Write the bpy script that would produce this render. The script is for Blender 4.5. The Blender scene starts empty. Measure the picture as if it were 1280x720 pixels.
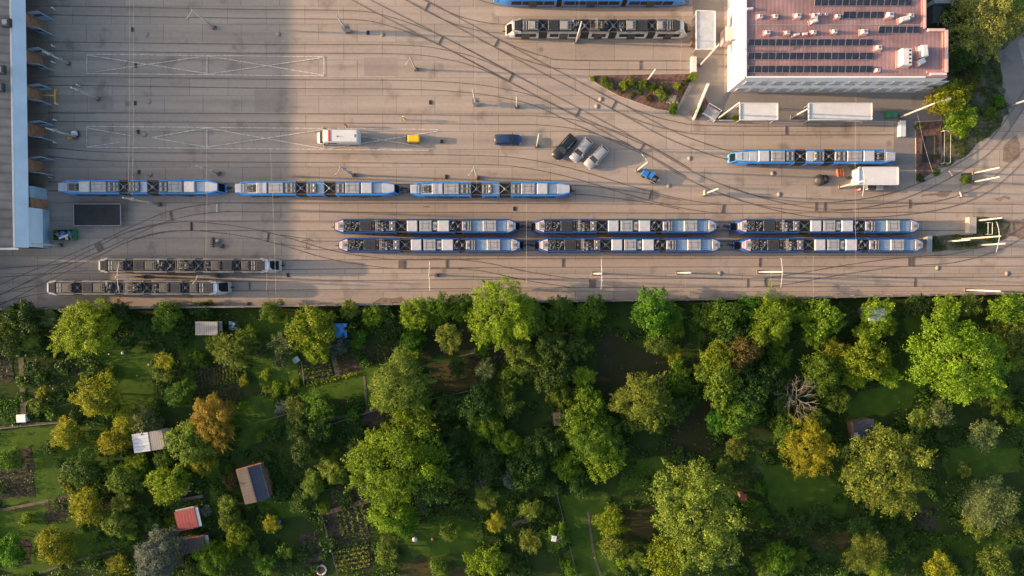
import bpy, math, random
import numpy as np
from math import radians as R, sin, cos, pi, atan2, hypot
from mathutils import Vector
RNG = random.Random(7)
scene = bpy.context.scene
COL = scene.collection
# ------------------------------------------------------------ camera geometry
H = 112.0
FPX = 1280*24/36.0
TILT = -math.atan(18/FPX)
def at(px, py, z=0.0):
    """photo pixel (1280x720) -> point of the place at height z"""
    dx, dy, dz = (px-640)/FPX, (360-py)/FPX, -1.0
    y2 = dy*cos(TILT)-dz*sin(TILT); z2 = dy*sin(TILT)+dz*cos(TILT)
    k = (H-z)/(-z2)
    return Vector((dx*k, y2*k, z))
def XY(px, py, z=0.0):
    p = at(px, py, z); return (p.x, p.y)
# ------------------------------------------------------------ materials
def _new(name):
    m = bpy.data.materials.new(name); m.use_nodes = True
    nt = m.node_tree; b = nt.nodes['Principled BSDF']
    return m, nt, b
def mat(name, rgb, rough=0.6, metal=0.0, var=0.18, scale=1.2, rgb2=None, bump=0.0, spec=0.5, stretch=None, coords='Object', fac=(0.35,0.65)):
    m, nt, b = _new(name)
    N, L = nt.nodes, nt.links
    tc = N.new('ShaderNodeTexCoord'); mp = N.new('ShaderNodeMapping')
    if stretch: mp.inputs['Scale'].default_value = stretch
    L.new(tc.outputs[coords], mp.inputs[0])
    nz = N.new('ShaderNodeTexNoise'); nz.inputs['Scale'].default_value = scale; nz.inputs['Detail'].default_value = 6; nz.inputs['Roughness'].default_value = 0.62
    L.new(mp.outputs[0], nz.inputs['Vector'])
    rp = N.new('ShaderNodeValToRGB'); L.new(nz.outputs['Fac'], rp.inputs[0])
    a = tuple(c*(1-var) for c in rgb) if rgb2 is None else rgb2
    c2 = tuple(min(1, c*(1+var)) for c in rgb) if rgb2 is None else rgb
    rp.color_ramp.elements[0].position = fac[0]; rp.color_ramp.elements[1].position = fac[1]
    rp.color_ramp.elements[0].color = (*a, 1); rp.color_ramp.elements[1].color = (*c2, 1)
    L.new(rp.outputs[0], b.inputs['Base Color'])
    b.inputs['Roughness'].default_value = rough; b.inputs['Metallic'].default_value = metal
    b.inputs['Specular IOR Level'].default_value = spec
    if bump:
        bp = N.new('ShaderNodeBump'); bp.inputs['Strength'].default_value = bump; bp.inputs['Distance'].default_value = 0.1
        L.new(nz.outputs['Fac'], bp.inputs['Height']); L.new(bp.outputs[0], b.inputs['Normal'])
    return m
def ribbed(name, rgb, rgb2, period, axis='X', rough=0.5, dirt=0.25, metal=0.0):
    """sheet metal / tiles: real colour with fine dark seams and dirt"""
    m, nt, b = _new(name); N, L = nt.nodes, nt.links
    tc = N.new('ShaderNodeTexCoord')
    wv = N.new('ShaderNodeTexWave'); wv.bands_direction = axis; wv.inputs['Scale'].default_value = 2*pi/period/20.0*1.0
    wv.inputs['Distortion'].default_value = 0.0
    L.new(tc.outputs['Object'], wv.inputs['Vector'])
    nz = N.new('ShaderNodeTexNoise'); nz.inputs['Scale'].default_value = 0.35; nz.inputs['Detail'].default_value = 8
    L.new(tc.outputs['Object'], nz.inputs['Vector'])
    mx = N.new('ShaderNodeMix'); mx.data_type = 'RGBA'; mx.inputs[6].default_value = (*rgb2, 1); mx.inputs[7].default_value = (*rgb, 1)
    rp = N.new('ShaderNodeValToRGB'); rp.color_ramp.elements[0].position = 0.05; rp.color_ramp.elements[1].position = 0.35
    L.new(wv.outputs['Fac'], rp.inputs[0]); L.new(rp.outputs[0], mx.inputs[0])
    mx2 = N.new('ShaderNodeMix'); mx2.data_type = 'RGBA'; mx2.blend_type = 'MULTIPLY'; mx2.inputs[0].default_value = 1
    r2 = N.new('ShaderNodeValToRGB'); r2.color_ramp.elements[0].position = 0.3; r2.color_ramp.elements[1].position = 0.7
    v = 1-dirt; r2.color_ramp.elements[0].color = (v, v, v, 1); r2.color_ramp.elements[1].color = (1, 1, 1, 1)
    L.new(nz.outputs['Fac'], r2.inputs[0]); L.new(mx.outputs[2], mx2.inputs[6]); L.new(r2.outputs[0], mx2.inputs[7])
    L.new(mx2.outputs[2], b.inputs['Base Color'])
    bp = N.new('ShaderNodeBump'); bp.inputs['Strength'].default_value = 0.25; bp.inputs['Distance'].default_value = 0.03
    L.new(wv.outputs['Fac'], bp.inputs['Height']); L.new(bp.outputs[0], b.inputs['Normal'])
    b.inputs['Roughness'].default_value = rough; b.inputs['Metallic'].default_value = metal
    return m
def leafmat(name, rgb, var=0.55, rough=0.5, trans=0.42):
    m, nt, b = _new(name); N, L = nt.nodes, nt.links
    oi = N.new('ShaderNodeObjectInfo'); ge = N.new('ShaderNodeNewGeometry'); tc = N.new('ShaderNodeTexCoord')
    nz = N.new('ShaderNodeTexNoise'); nz.inputs['Scale'].default_value = 2.6; nz.inputs['Detail'].default_value = 4
    L.new(tc.outputs['Object'], nz.inputs['Vector'])
    add = N.new('ShaderNodeMath'); add.operation = 'MULTIPLY_ADD'; add.inputs[1].default_value = 0.45
    L.new(ge.outputs['Random Per Island'], add.inputs[0]); 
    m2 = N.new('ShaderNodeMath'); m2.operation = 'MULTIPLY_ADD'; m2.inputs[1].default_value = 0.9; m2.inputs[2].default_value = -0.2
    L.new(nz.outputs['Fac'], m2.inputs[0]); L.new(m2.outputs[0], add.inputs[2])
    rp = N.new('ShaderNodeValToRGB')
    d = (1-var); l = (1+var)
    rp.color_ramp.elements[0].position = 0.1; rp.color_ramp.elements[0].color = (rgb[0]*d*0.85, rgb[1]*d, rgb[2]*d, 1)
    rp.color_ramp.elements[1].position = 0.85; rp.color_ramp.elements[1].color = (min(1, rgb[0]*l*1.1), min(1, rgb[1]*l), rgb[2]*l*0.9, 1)
    L.new(add.outputs[0], rp.inputs[0])
    hs = N.new('ShaderNodeHueSaturation'); L.new(rp.outputs[0], hs.inputs['Color'])
    mr = N.new('ShaderNodeMapRange'); mr.inputs['To Min'].default_value = 0.482; mr.inputs['To Max'].default_value = 0.515
    L.new(oi.outputs['Random'], mr.inputs[0]); L.new(mr.outputs[0], hs.inputs['Hue'])
    mv = N.new('ShaderNodeMapRange'); mv.inputs['To Min'].default_value = 0.8; mv.inputs['To Max'].default_value = 1.2
    wn = N.new('ShaderNodeTexWhiteNoise'); wn.noise_dimensions = '1D'; L.new(oi.outputs['Random'], wn.inputs['W'])
    L.new(wn.outputs['Value'], mv.inputs[0]); L.new(mv.outputs[0], hs.inputs['Value'])
    L.new(hs.outputs[0], b.inputs['Base Color']); b.inputs['Roughness'].default_value = rough
    b.inputs['Specular IOR Level'].default_value = 0.25
    tr = N.new('ShaderNodeBsdfTranslucent'); L.new(hs.outputs[0], tr.inputs['Color'])
    ms = N.new('ShaderNodeMixShader'); ms.inputs[0].default_value = trans
    L.new(b.outputs[0], ms.inputs[1]); L.new(tr.outputs[0], ms.inputs[2])
    L.new(ms.outputs[0], N['Material Output'].inputs['Surface'])
    return m
def ground_mat(name, base, alt, joints=True, streak=0.2, big=0.02, sc=1.0):
    m, nt, b = _new(name); N, L = nt.nodes, nt.links
    tc = N.new('ShaderNodeTexCoord')
    n1 = N.new('ShaderNodeTexNoise'); n1.inputs['Scale'].default_value = 0.045*sc; n1.inputs['Detail'].default_value = 7; n1.inputs['Roughness'].default_value = 0.6
    L.new(tc.outputs['Object'], n1.inputs['Vector'])
    r1 = N.new('ShaderNodeValToRGB'); r1.color_ramp.elements[0].position = 0.36; r1.color_ramp.elements[1].position = 0.64
    r1.color_ramp.elements[0].color = (*alt, 1); r1.color_ramp.elements[1].color = (*base, 1)
    L.new(n1.outputs['Fac'], r1.inputs[0])
    col = r1.outputs[0]
    # wheel wear and oil running along the tracks
    mp = N.new('ShaderNodeMapping'); mp.inputs['Scale'].default_value = (0.03, 0.9, 1); L.new(tc.outputs['Object'], mp.inputs[0])
    n2 = N.new('ShaderNodeTexNoise'); n2.inputs['Scale'].default_value = 1.0; n2.inputs['Detail'].default_value = 5; L.new(mp.outputs[0], n2.inputs['Vector'])
    n3 = N.new('ShaderNodeTexNoise'); n3.inputs['Scale'].default_value = 1.6; n3.inputs['Detail'].default_value = 8; n3.inputs['Roughness'].default_value = 0.75; L.new(tc.outputs['Object'], n3.inputs['Vector'])
    def mul(col, src, lo, p0, p1):
        r = N.new('ShaderNodeValToRGB'); r.color_ramp.elements[0].position = p0; r.color_ramp.elements[1].position = p1
        r.color_ramp.elements[0].color = (lo, lo, lo, 1); r.color_ramp.elements[1].color = (1, 1, 1, 1); L.new(src, r.inputs[0])
        x = N.new('ShaderNodeMix'); x.data_type = 'RGBA'; x.blend_type = 'MULTIPLY'; x.inputs[0].default_value = 1
        L.new(col, x.inputs[6]); L.new(r.outputs[0], x.inputs[7]); return x.outputs[2]
    col = mul(col, n2.outputs['Fac'], 1-streak, 0.3, 0.6)
    col = mul(col, n3.outputs['Fac'], 0.86, 0.3, 0.62)
    n4 = N.new('ShaderNodeTexNoise'); n4.inputs['Scale'].default_value = 0.28; n4.inputs['Detail'].default_value = 5; L.new(tc.outputs['Object'], n4.inputs['Vector'])
    col = mul(col, n4.outputs['Fac'], 0.72, 0.30, 0.42)
    n5 = N.new('ShaderNodeTexVoronoi'); n5.inputs['Scale'].default_value = 0.16; n5.inputs['Randomness'].default_value = 1.0; L.new(tc.outputs['Object'], n5.inputs['Vector'])
    col = mul(col, n5.outputs['Distance'], 0.62, 0.04, 0.11)
    if joints:
        br = N.new('ShaderNodeTexBrick'); br.offset = 0.35; br.offset_frequency = 2
        br.inputs['Scale'].default_value = 1.0; br.inputs['Brick Width'].default_value = 6.3; br.inputs['Row Height'].default_value = 2.9
        br.inputs['Mortar Size'].default_value = 0.05; br.inputs['Mortar Smooth'].default_value = 0.3; br.inputs['Bias'].default_value = 0.0
        br.inputs['Color1'].default_value = (0.86, 0.86, 0.87, 1); br.inputs['Color2'].default_value = (1, 1, 1, 1); br.inputs['Mortar'].default_value = (0.52, 0.50, 0.48, 1)
        L.new(tc.outputs['Object'], br.inputs['Vector'])
        x = N.new('ShaderNodeMix'); x.data_type = 'RGBA'; x.blend_type = 'MULTIPLY'; x.inputs[0].default_value = 0.85
        L.new(col, x.inputs[6]); L.new(br.outputs['Color'], x.inputs[7]); col = x.outputs[2]
    L.new(col, b.inputs['Base Color']); b.inputs['Roughness'].default_value = 0.88; b.inputs['Specular IOR Level'].default_value = 0.3
    return m
M = {}
def mk():
    M['yard'] = ground_mat('concrete_paving', (0.405, 0.333, 0.275), (0.378, 0.315, 0.266))
    M['pave'] = ground_mat('grey_asphalt', (0.25, 0.225, 0.21), (0.20, 0.18, 0.17), joints=False, streak=0.1)
    M['patch'] = ground_mat('patched_concrete', (0.33, 0.27, 0.235), (0.29, 0.24, 0.21), joints=False, streak=0.15)
    M['pale'] = ground_mat('pale_concrete', (0.46, 0.38, 0.33), (0.40, 0.34, 0.3), joints=False, streak=0.1)
    M['strip'] = ground_mat('track_strip', (0.395, 0.32, 0.268), (0.365, 0.30, 0.255), joints=False, streak=0.16)
    M['wet'] = mat('damp_earth_stain', (0.20, 0.145, 0.11), 0.8, var=0.3, scale=1.5)
    M['rail'] = mat('rail_steel', (0.125, 0.092, 0.076), 0.6, 0.1, var=0.35, scale=0.4)
    M['paint'] = mat('worn_white_paint', (0.62, 0.59, 0.54), 0.7, rgb2=(0.42, 0.35, 0.30), scale=2.2, fac=(0.42, 0.56))
    M['grass'] = mat('garden_ground', (0.040, 0.072, 0.014), 0.95, rgb2=(0.024, 0.032, 0.010), scale=0.22, fac=(0.3, 0.72), spec=0.1, bump=0.3)
    M['lawn'] = mat('lawn_grass', (0.066, 0.115, 0.013), 0.95, rgb2=(0.036, 0.068, 0.011), scale=0.6, spec=0.1, bump=0.3, fac=(0.3, 0.7))
    M['drylawn'] = mat('dry_lawn', (0.085, 0.065, 0.028), 0.95, rgb2=(0.030, 0.036, 0.010), scale=0.7, spec=0.1, stretch=(0.35, 1.6, 1), fac=(0.3, 0.7))
    M['soil'] = mat('dug_soil', (0.075, 0.058, 0.048), 0.95, rgb2=(0.024, 0.022, 0.014), scale=1.6, spec=0.1, bump=0.5)
    M['dearth'] = mat('dark_brown_earth', (0.036, 0.030, 0.018), 0.95, rgb2=(0.022, 0.032, 0.010), scale=0.35, spec=0.1)  # dark brown bare soil with a green mottle
    M['verge'] = mat('rough_verge', (0.14, 0.12, 0.09), 0.95, rgb2=(0.045, 0.065, 0.022), scale=0.9, spec=0.1, bump=0.4, fac=(0.4, 0.6))
    M['bedred'] = mat('red_bark_mulch', (0.20, 0.115, 0.095), 0.95, rgb2=(0.06, 0.042, 0.038), scale=1.8, bump=0.5, spec=0.1)
    M['path'] = mat('garden_path', (0.16, 0.13, 0.10), 0.95, rgb2=(0.09, 0.08, 0.05), scale=1.0, spec=0.1)
    M['wallc'] = mat('boundary_concrete', (0.17, 0.145, 0.13), 0.85, var=0.3, scale=0.8)
    M['white'] = mat('white_paint', (0.60, 0.59, 0.585), 0.45, var=0.06, scale=1.0)
    M['offw'] = mat('offwhite_render', (0.72, 0.715, 0.73), 0.7, var=0.06, scale=0.4)
    M['winpane'] = mat('window_glass', (0.05, 0.06, 0.07), 0.08, var=0.2, scale=0.5)
    M['lblue'] = mat('pale_blue_cladding', (0.56, 0.67, 0.79), 0.5, var=0.08, scale=0.25)
    M['mblue'] = mat('mid_blue_steel', (0.27, 0.38, 0.50), 0.5, var=0.12, scale=0.5)
    M['brick'] = mat('brown_brick', (0.30, 0.16, 0.10), 0.85, var=0.3, scale=1.5)
    M['dark'] = mat('dark_interior', (0.022, 0.022, 0.024), 0.8, var=0.3, scale=1.0)
    M['black'] = mat('black_rubber', (0.02, 0.02, 0.022), 0.7, var=0.2, scale=3)
    M['tlid'] = mat('tram_roof_box', (0.43, 0.43, 0.45), 0.45, var=0.1, scale=1.5)
    M['dgrey'] = mat('dark_grey_metal', (0.055, 0.052, 0.052), 0.55, 0.0, var=0.3, scale=3)
    M['mgrey'] = mat('mid_grey_metal', (0.14, 0.136, 0.134), 0.5, 0.0, var=0.3, scale=2.5)
    M['lgrey'] = mat('light_grey_metal', (0.29, 0.29, 0.30), 0.45, 0.0, var=0.15, scale=2)
    M['pgrey'] = mat('pale_bluish_roof', (0.38, 0.41, 0.46), 0.45, 0.0, var=0.12, scale=1.4)
    M['steel'] = mat('galvanised_steel', (0.50, 0.49, 0.47), 0.45, 0.3, var=0.12, scale=2)
    M['mast'] = mat('mast_paint', (0.44, 0.425, 0.41), 0.55, var=0.1, scale=1.5)
    M['wire'] = mat('wire_steel', (0.42, 0.38, 0.36), 0.5, 0.0)
    M['hroof'] = ribbed('depot_roof_felt', (0.36, 0.28, 0.23), (0.28, 0.21, 0.17), 1.4, 'Y', 0.8, 0.45)
    M['rroof'] = ribbed('red_sheet_roof', (0.37, 0.225, 0.225), (0.32, 0.19, 0.19), 0.62, 'X', 0.55, 0.45)
    M['redtrim'] = mat('red_flashing', (0.50, 0.19, 0.16), 0.5, var=0.15)
    M['pinkcap'] = mat('pale_red_parapet', (0.62, 0.42, 0.39), 0.6, var=0.1)
    M['solar'] = mat('solar_cells', (0.028, 0.03, 0.048), 0.35, 0.0, var=0.35, scale=1.3)
    M['ablue'] = mat('light_blue_lacquer', (0.035, 0.22, 0.60), 0.3, var=0.06)
    M['bblue'] = mat('dark_blue_lacquer', (0.018, 0.075, 0.29), 0.35, var=0.08)
    M['cbody'] = mat('silver_white_lacquer', (0.50, 0.49, 0.48), 0.3, var=0.06)
    M['cgrey'] = mat('grey_roof_edge', (0.20, 0.195, 0.195), 0.45, var=0.3)
    M['glass'] = mat('tinted_glass', (0.02, 0.025, 0.032), 0.12, var=0.2, spec=0.35)
    M['bdeck'] = mat('pale_blue_deck', (0.17, 0.25, 0.36), 0.45, var=0.12)
    M['adeck'] = mat('blue_grey_deck', (0.30, 0.38, 0.48), 0.5, var=0.15)
    M['cdeck'] = mat('dark_deck', (0.028, 0.028, 0.032), 0.6, var=0.35)
    M['lampw'] = mat('clear_lamp_glass', (0.7, 0.7, 0.66), 0.1)
    M['carblue'] = mat('blue_car_paint', (0.022, 0.05, 0.13), 0.25, var=0.05)
    M['carblack'] = mat('black_car_paint', (0.016, 0.02, 0.022), 0.25, var=0.05)
    M['carsilver'] = mat('silver_car_paint', (0.38, 0.37, 0.38), 0.28, 0.3, var=0.05)
    M['red'] = mat('red_paint', (0.55, 0.05, 0.035), 0.5)
    M['yellow'] = mat('yellow_paint', (0.75, 0.46, 0.02), 0.45, var=0.08)
    M['hivis'] = mat('hi_vis_cloth', (0.80, 0.82, 0.25), 0.8)
    M['redcloth'] = mat('red_cloth', (0.75, 0.07, 0.04), 0.8)
    M['darkcloth'] = mat('dark_trousers', (0.03, 0.035, 0.05), 0.9)
    M['whitecloth'] = mat('white_shirt', (0.7, 0.7, 0.7), 0.9)
    M['skin'] = mat('skin', (0.45, 0.27, 0.19), 0.6, var=0.05)
    M['hair'] = mat('brown_hair', (0.04, 0.025, 0.015), 0.8)
    M['ubl'] = mat('bright_blue_plastic', (0.03, 0.18, 0.52), 0.4)
    M['green'] = mat('green_paint', (0.03, 0.17, 0.08), 0.5)
    M['redroof'] = ribbed('red_hut_roof', (0.30, 0.05, 0.05), (0.26, 0.042, 0.042), 0.5, 'X', 0.6, 0.3)
    M['navyroof'] = ribbed('navy_shingles', (0.035, 0.046, 0.075), (0.03, 0.036, 0.058), 0.5, 'Y', 0.6, 0.3)
    M['brownroof'] = ribbed('brown_shingles', (0.07, 0.06, 0.058), (0.06, 0.05, 0.048), 0.5, 'Y', 0.8, 0.35)
    M['greyroof'] = ribbed('grey_corrugated', (0.34, 0.31, 0.28), (0.22, 0.2, 0.18), 0.35, 'X', 0.8, 0.35)
    M['whiteroof'] = ribbed('white_corrugated', (0.62, 0.63, 0.66), (0.48, 0.5, 0.52), 0.6, 'Y', 0.6, 0.3)
    M['wood'] = mat('weathered_wood', (0.16, 0.10, 0.06), 0.85, var=0.3, scale=2)
    M['orange'] = mat('orange_tiles', (0.48, 0.15, 0.06), 0.7, var=0.3, scale=2)
    M['bark'] = mat('bark', (0.10, 0.075, 0.055), 0.9, var=0.35, scale=3, bump=0.5)
    M['bleach'] = mat('bleached_wood', (0.17, 0.155, 0.13), 0.85, var=0.25, scale=3)
    M['teal'] = mat('teal_tarp', (0.02, 0.16, 0.10), 0.6, var=0.2)
    M['water'] = mat('dark_water', (0.02, 0.035, 0.035), 0.08)
    LC = {'Y': (0.26, 0.29, 0.02), 'L': (0.185, 0.295, 0.02), 'G': (0.115, 0.205, 0.022), 'V': (0.09, 0.215, 0.016),
          'D': (0.055, 0.12, 0.022), 'O': (0.25, 0.225, 0.03), 'B': (0.12, 0.155, 0.145), 'W': (0.14, 0.195, 0.07),
          'K': (0.16, 0.23, 0.035), 'R': (0.125, 0.115, 0.03), 'P': (0.42, 0.42, 0.36), 'S': (0.32, 0.33, 0.085)}
    for k, c in LC.items(): M['leaf'+k] = leafmat('foliage_'+{'Y':'ochre','L':'yellow_green','G':'green','V':'vivid','D':'dark','O':'orange','B':'silver_blue','W':'grey_green','K':'olive','R':'russet','P':'pale_bloom','S':'straw'}[k], c)
    M['weeds'] = leafmat('foliage_weeds', (0.062, 0.13, 0.02), var=0.5)
    M['crops'] = leafmat('foliage_crops', (0.09, 0.15, 0.03), var=0.5)
mk()
# ------------------------------------------------------------ mesh builder
class MB:
    def __init__(s): s.v = []; s.f = []; s.m = []; s.mats = []; s.sm = []
    def mi(s, m):
        if m not in s.mats: s.mats.append(m)
        return s.mats.index(m)
    def add(s, vs, fs, m, smooth=False):
        o = len(s.v); s.v += [tuple(p) for p in vs]; k = s.mi(m)
        for f in fs: s.f.append(tuple(i+o for i in f)); s.m.append(k); s.sm.append(smooth)
    def box(s, c, d, m, rz=0, taper=1.0, bev=0.0):
        x, y, z = c; a, b, h = d[0]/2, d[1]/2, d[2]
        cr, sr = cos(rz), sin(rz)
        def ring(a, b, zz): return [(x+px*cr-py*sr, y+px*sr+py*cr, zz) for px, py in ((-a,-b),(a,-b),(a,b),(-a,b))]
        if bev > 0:
            r = ring(a, b, z)+ring(a, b, z+h-bev)+ring(a-bev, b-bev, z+h)
            n = 3
        else:
            r = ring(a, b, z)+ring(a*taper, b*taper, z+h); n = 2
        fs = [(3,2,1,0)]
        for k in range(n-1):
            for i in range(4):
                j = (i+1) % 4; fs.append((4*k+i, 4*k+j, 4*k+4+j, 4*k+4+i))
        t = 4*(n-1); fs.append((t, t+1, t+2, t+3))
        s.add(r, fs, m)
        return s
    def tube(s, p, q, r0, r1, m, n=8, cap=True):
        p = Vector(p); q = Vector(q); d = (q-p)
        if d.length < 1e-6: return s
        d.normalize(); u = d.orthogonal().normalized(); w = d.cross(u)
        vs = []
        for c, r in ((p, r0), (q, r1)):
            for i in range(n):
                a = 2*pi*i/n; vs.append(c+u*cos(a)*r+w*sin(a)*r)
        fs = [(i, (i+1) % n, n+(i+1) % n, n+i) for i in range(n)]
        if cap: fs += [tuple(range(n-1, -1, -1)), tuple(range(n, 2*n))]
        s.add(vs, fs, m, True); return s
    def path(s, pts, r0, r1, m, n=6):
        k = len(pts)-1
        for i in range(k):
            s.tube(pts[i], pts[i+1], r0+(r1-r0)*i/k, r0+(r1-r0)*(i+1)/k, m, n, cap=(i in (0, k-1)))
        return s
    def sheet(s, pts, z, m):
        s.add([(p[0], p[1], z) for p in pts], [tuple(range(len(pts)))], m); return s
    def prism(s, pts, z0, z1, m, mtop=None):
        n = len(pts); area = sum(pts[i][0]*pts[(i+1)%n][1]-pts[(i+1)%n][0]*pts[i][1] for i in range(n))
        if area < 0: pts = pts[::-1]
        vs = [(p[0], p[1], z0) for p in pts]+[(p[0], p[1], z1) for p in pts]
        s.add(vs, [(i, (i+1) % n, n+(i+1) % n, n+i) for i in range(n)]+[tuple(range(n-1, -1, -1))], m)
        s.add([(p[0], p[1], z1) for p in pts], [tuple(range(n))], mtop or m); return s
    def ring(s, c, r, rr, m, n=24, k=6):
        vs = []; fs = []
        for i in range(n):
            a = 2*pi*i/n
            for j in range(k):
                b = 2*pi*j/k; q = r+rr*cos(b)
                vs.append((c[0]+q*cos(a), c[1]+q*sin(a), c[2]+rr*sin(b)))
        for i in range(n):
            for j in range(k):
                fs.append((i*k+j, ((i+1)%n)*k+j, ((i+1)%n)*k+(j+1)%k, i*k+(j+1)%k))
        s.add(vs, fs, m, True); return s
    def ball(s, c, r, m, n=12, k=7, sz=1.0):
        vs = []; fs = []
        for i in range(k+1):
            t = pi*i/k
            for j in range(n):
                a = 2*pi*j/n; vs.append((c[0]+r*sin(t)*cos(a), c[1]+r*sin(t)*sin(a), c[2]+r*sz*cos(t)))
        for i in range(k):
            for j in range(n): fs.append((i*n+j, (i+1)*n+j, (i+1)*n+(j+1)%n, i*n+(j+1)%n))
        s.add(vs, fs, m, True); return s
    def mesh(s, name):
        me = bpy.data.meshes.new(name); me.from_pydata(s.v, [], s.f)
        for m in s.mats: me.materials.append(M[m])
        me.polygons.foreach_set('material_index', s.m); me.polygons.foreach_set('use_smooth', s.sm)
        me.update(); return me
    def build(s, name, parent=None, loc=None, rz=0):
        o = bpy.data.objects.new(name, s.mesh(name)); COL.objects.link(o)
        if parent is not None: o.parent = parent
        if loc is not None: o.location = loc
        o.rotation_euler[2] = rz
        return o
LABELS = {}
def tag(o, label=None, cat=None, group=None, kind=None):
    if label: o['label'] = label; LABELS.setdefault(label, []).append(o.name)
    if cat: o['category'] = cat
    if group: o['group'] = group
    if kind: o['kind'] = kind
    return o
def thing(name, label, cat, loc=(0,0,0), rz=0, group=None):
    o = bpy.data.objects.new(name, None); COL.objects.link(o); o.empty_display_size = 0.5
    o.location = loc; o.rotation_euler[2] = rz
    return tag(o, label, cat, group)
def struct(mb, name): return tag(mb.build(name), kind='structure')
KIDS = {}
def copy_tree(o, parent=None):
    c = o.copy(); COL.objects.link(c)
    if parent is not None: c.parent = parent
    for ch in KIDS.get(o.name, None) or [x for x in o.children]: copy_tree(ch, c)
    return c
def jag(pts, step=1.0, amp=0.35, seed=1):
    """densify a polygon and roughen its outline"""
    r = random.Random(seed); out = []
    n = len(pts)
    for i in range(n):
        a = Vector(pts[i]); b = Vector(pts[(i+1) % n]); k = max(1, int((b-a).length/step))
        for j in range(k):
            p = a+(b-a)*j/k; out.append((p.x+r.uniform(-amp, amp), p.y+r.uniform(-amp, amp)))
    return out
def pxpoly(l, z=0): return [XY(x, y, z) for x, y in l]
# ------------------------------------------------------------ ground, yard, tracks
g = MB(); g.sheet([(-700,-700),(700,-700),(700,700),(-700,700)], 0, 'grass'); struct(g, 'ground')
WALL = [(-260, 389.5), (0, 386), (320, 382.5), (640, 377), (960, 372.5), (1280, 366), (1500, 361)]
y = MB(); y.sheet(pxpoly([(-900,-400), (1900,-400), (1900, 355)]+WALL[::-1]+[(-900, 396)]), 0.004, 'yard'); struct(y, 'yard_paving')
ZC = [0.008]
def patch(name, pts, m, amp=0.0, z=None, step=1.2, seed=1):
    mb = MB(); q = pxpoly(pts)
    if amp: q = jag(q, step, amp, seed)
    ZC[0] += 0.0008
    mb.sheet(q, z if z is not None else ZC[0], m)
    return struct(mb, name)
# repaired slabs, damp stains, pavements
for i, r in enumerate([(0,186,560,204),(455,72,497,95),(318,112,372,142),(100,96,160,104),(120,140,360,154),(100,52,330,66),(560,255,900,266),(240,277,420,289),(300,325,1280,336),(300,349,1280,362),(112,118,142,137)]):
    patch('paving_patch', [(r[0],r[1]),(r[2],r[1]),(r[2],r[3]),(r[0],r[3])], 'strip' if r[2]-r[0] > 90 else 'patch', seed=i)
for i, p in enumerate([[(466,379),(475,374),(492,373),(500,371),(506,375),(498,378)], [(551,377),(556,373),(566,373),(570,377)], [(525,256),(537,256),(535,259),(530,258)],
        [(1255,185),(1268,168),(1275,180),(1276,195),(1262,205),(1254,200)], [(1150,246),(1168,240),(1190,238),(1182,245)], [(1240,247),(1262,245),(1262,249),(1242,250)],
        [(1240,282),(1262,276),(1290,273),(1290,300),(1262,296)], [(918,370),(926,368),(934,371)], [(850,372),(856,370),(864,372)]]):
    patch('earth_stain', p, 'wet', 0.25, seed=i+5, step=0.8)
patch('paved_path', [(866,0),(905,0),(905,116),(1175,116),(1175,151),(1128,151),(1128,149),(905,150),(888,143),(862,151),(846,141),(872,98),(866,62)], 'pave')
patch('paved_path', [(1117,151),(1143,151),(1143,232),(1117,224)], 'pave')
patch('paved_path', [(1039,212),(1143,205),(1143,233),(1085,243),(1039,245)], 'patch')
patch('road', [(1290,-40),(1290,40),(1272,52),(1290,120),(1262,160),(1257,128),(1246,66),(1268,40)], 'pave')
patch('platform_paving', [(618,8),(866,8),(866,20),(618,20)], 'pale')
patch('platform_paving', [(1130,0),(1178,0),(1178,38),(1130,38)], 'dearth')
patch('rough_verge', [(1176,-60),(1300,-60),(1285,38),(1246,66),(1257,125),(1262,140),(1236,170),(1206,194),(1178,212),(1176,150),(1172,118),(1186,96),(1186,38),(1176,36)], 'verge', 0.35, seed=3)
patch('rough_verge', [(1162,294),(1216,293),(1217,272),(1250,271),(1262,280),(1256,297),(1240,306),(1210,312),(1162,315)], 'verge', 0.2, seed=4)
patch('rough_verge', [(1200,218),(1215,215),(1216,230),(1202,230)], 'verge', 0.2, seed=6)
# planting beds with kerbs
def bed(pts, label, seed):
    q = pxpoly(pts); t = thing('planting_bed', label, 'planting bed', (0,0,0))
    m = MB(); m.prism(q, 0.0, 0.14, 'pale', 'pale'); m.build('kerb', t)
    c = Vector((sum(p[0] for p in q)/len(q), sum(p[1] for p in q)/len(q)))
    q2 = [tuple(c+(Vector(p)-c)*0.965) for p in q]
    m = MB(); m.prism(q2, 0.1, 0.2, 'bedred'); m.build('mulch', t)
bed([(736,97),(741,94),(866,92),(868,96),(845,141),(820,137),(772,120),(745,105)], 'triangular red mulch bed dotted with small bushes below the white headed tram', 1)
bed([(880,121),(885,128),(883,135),(874,149),(863,147)], 'narrow sliver of red mulch bed beside the diagonal white kerb wall', 2)
bed([(1144,152),(1176,150),(1176,208),(1160,220),(1144,230)], 'brown mulch bed around the dark sunken pit right of the yard', 3)
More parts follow.
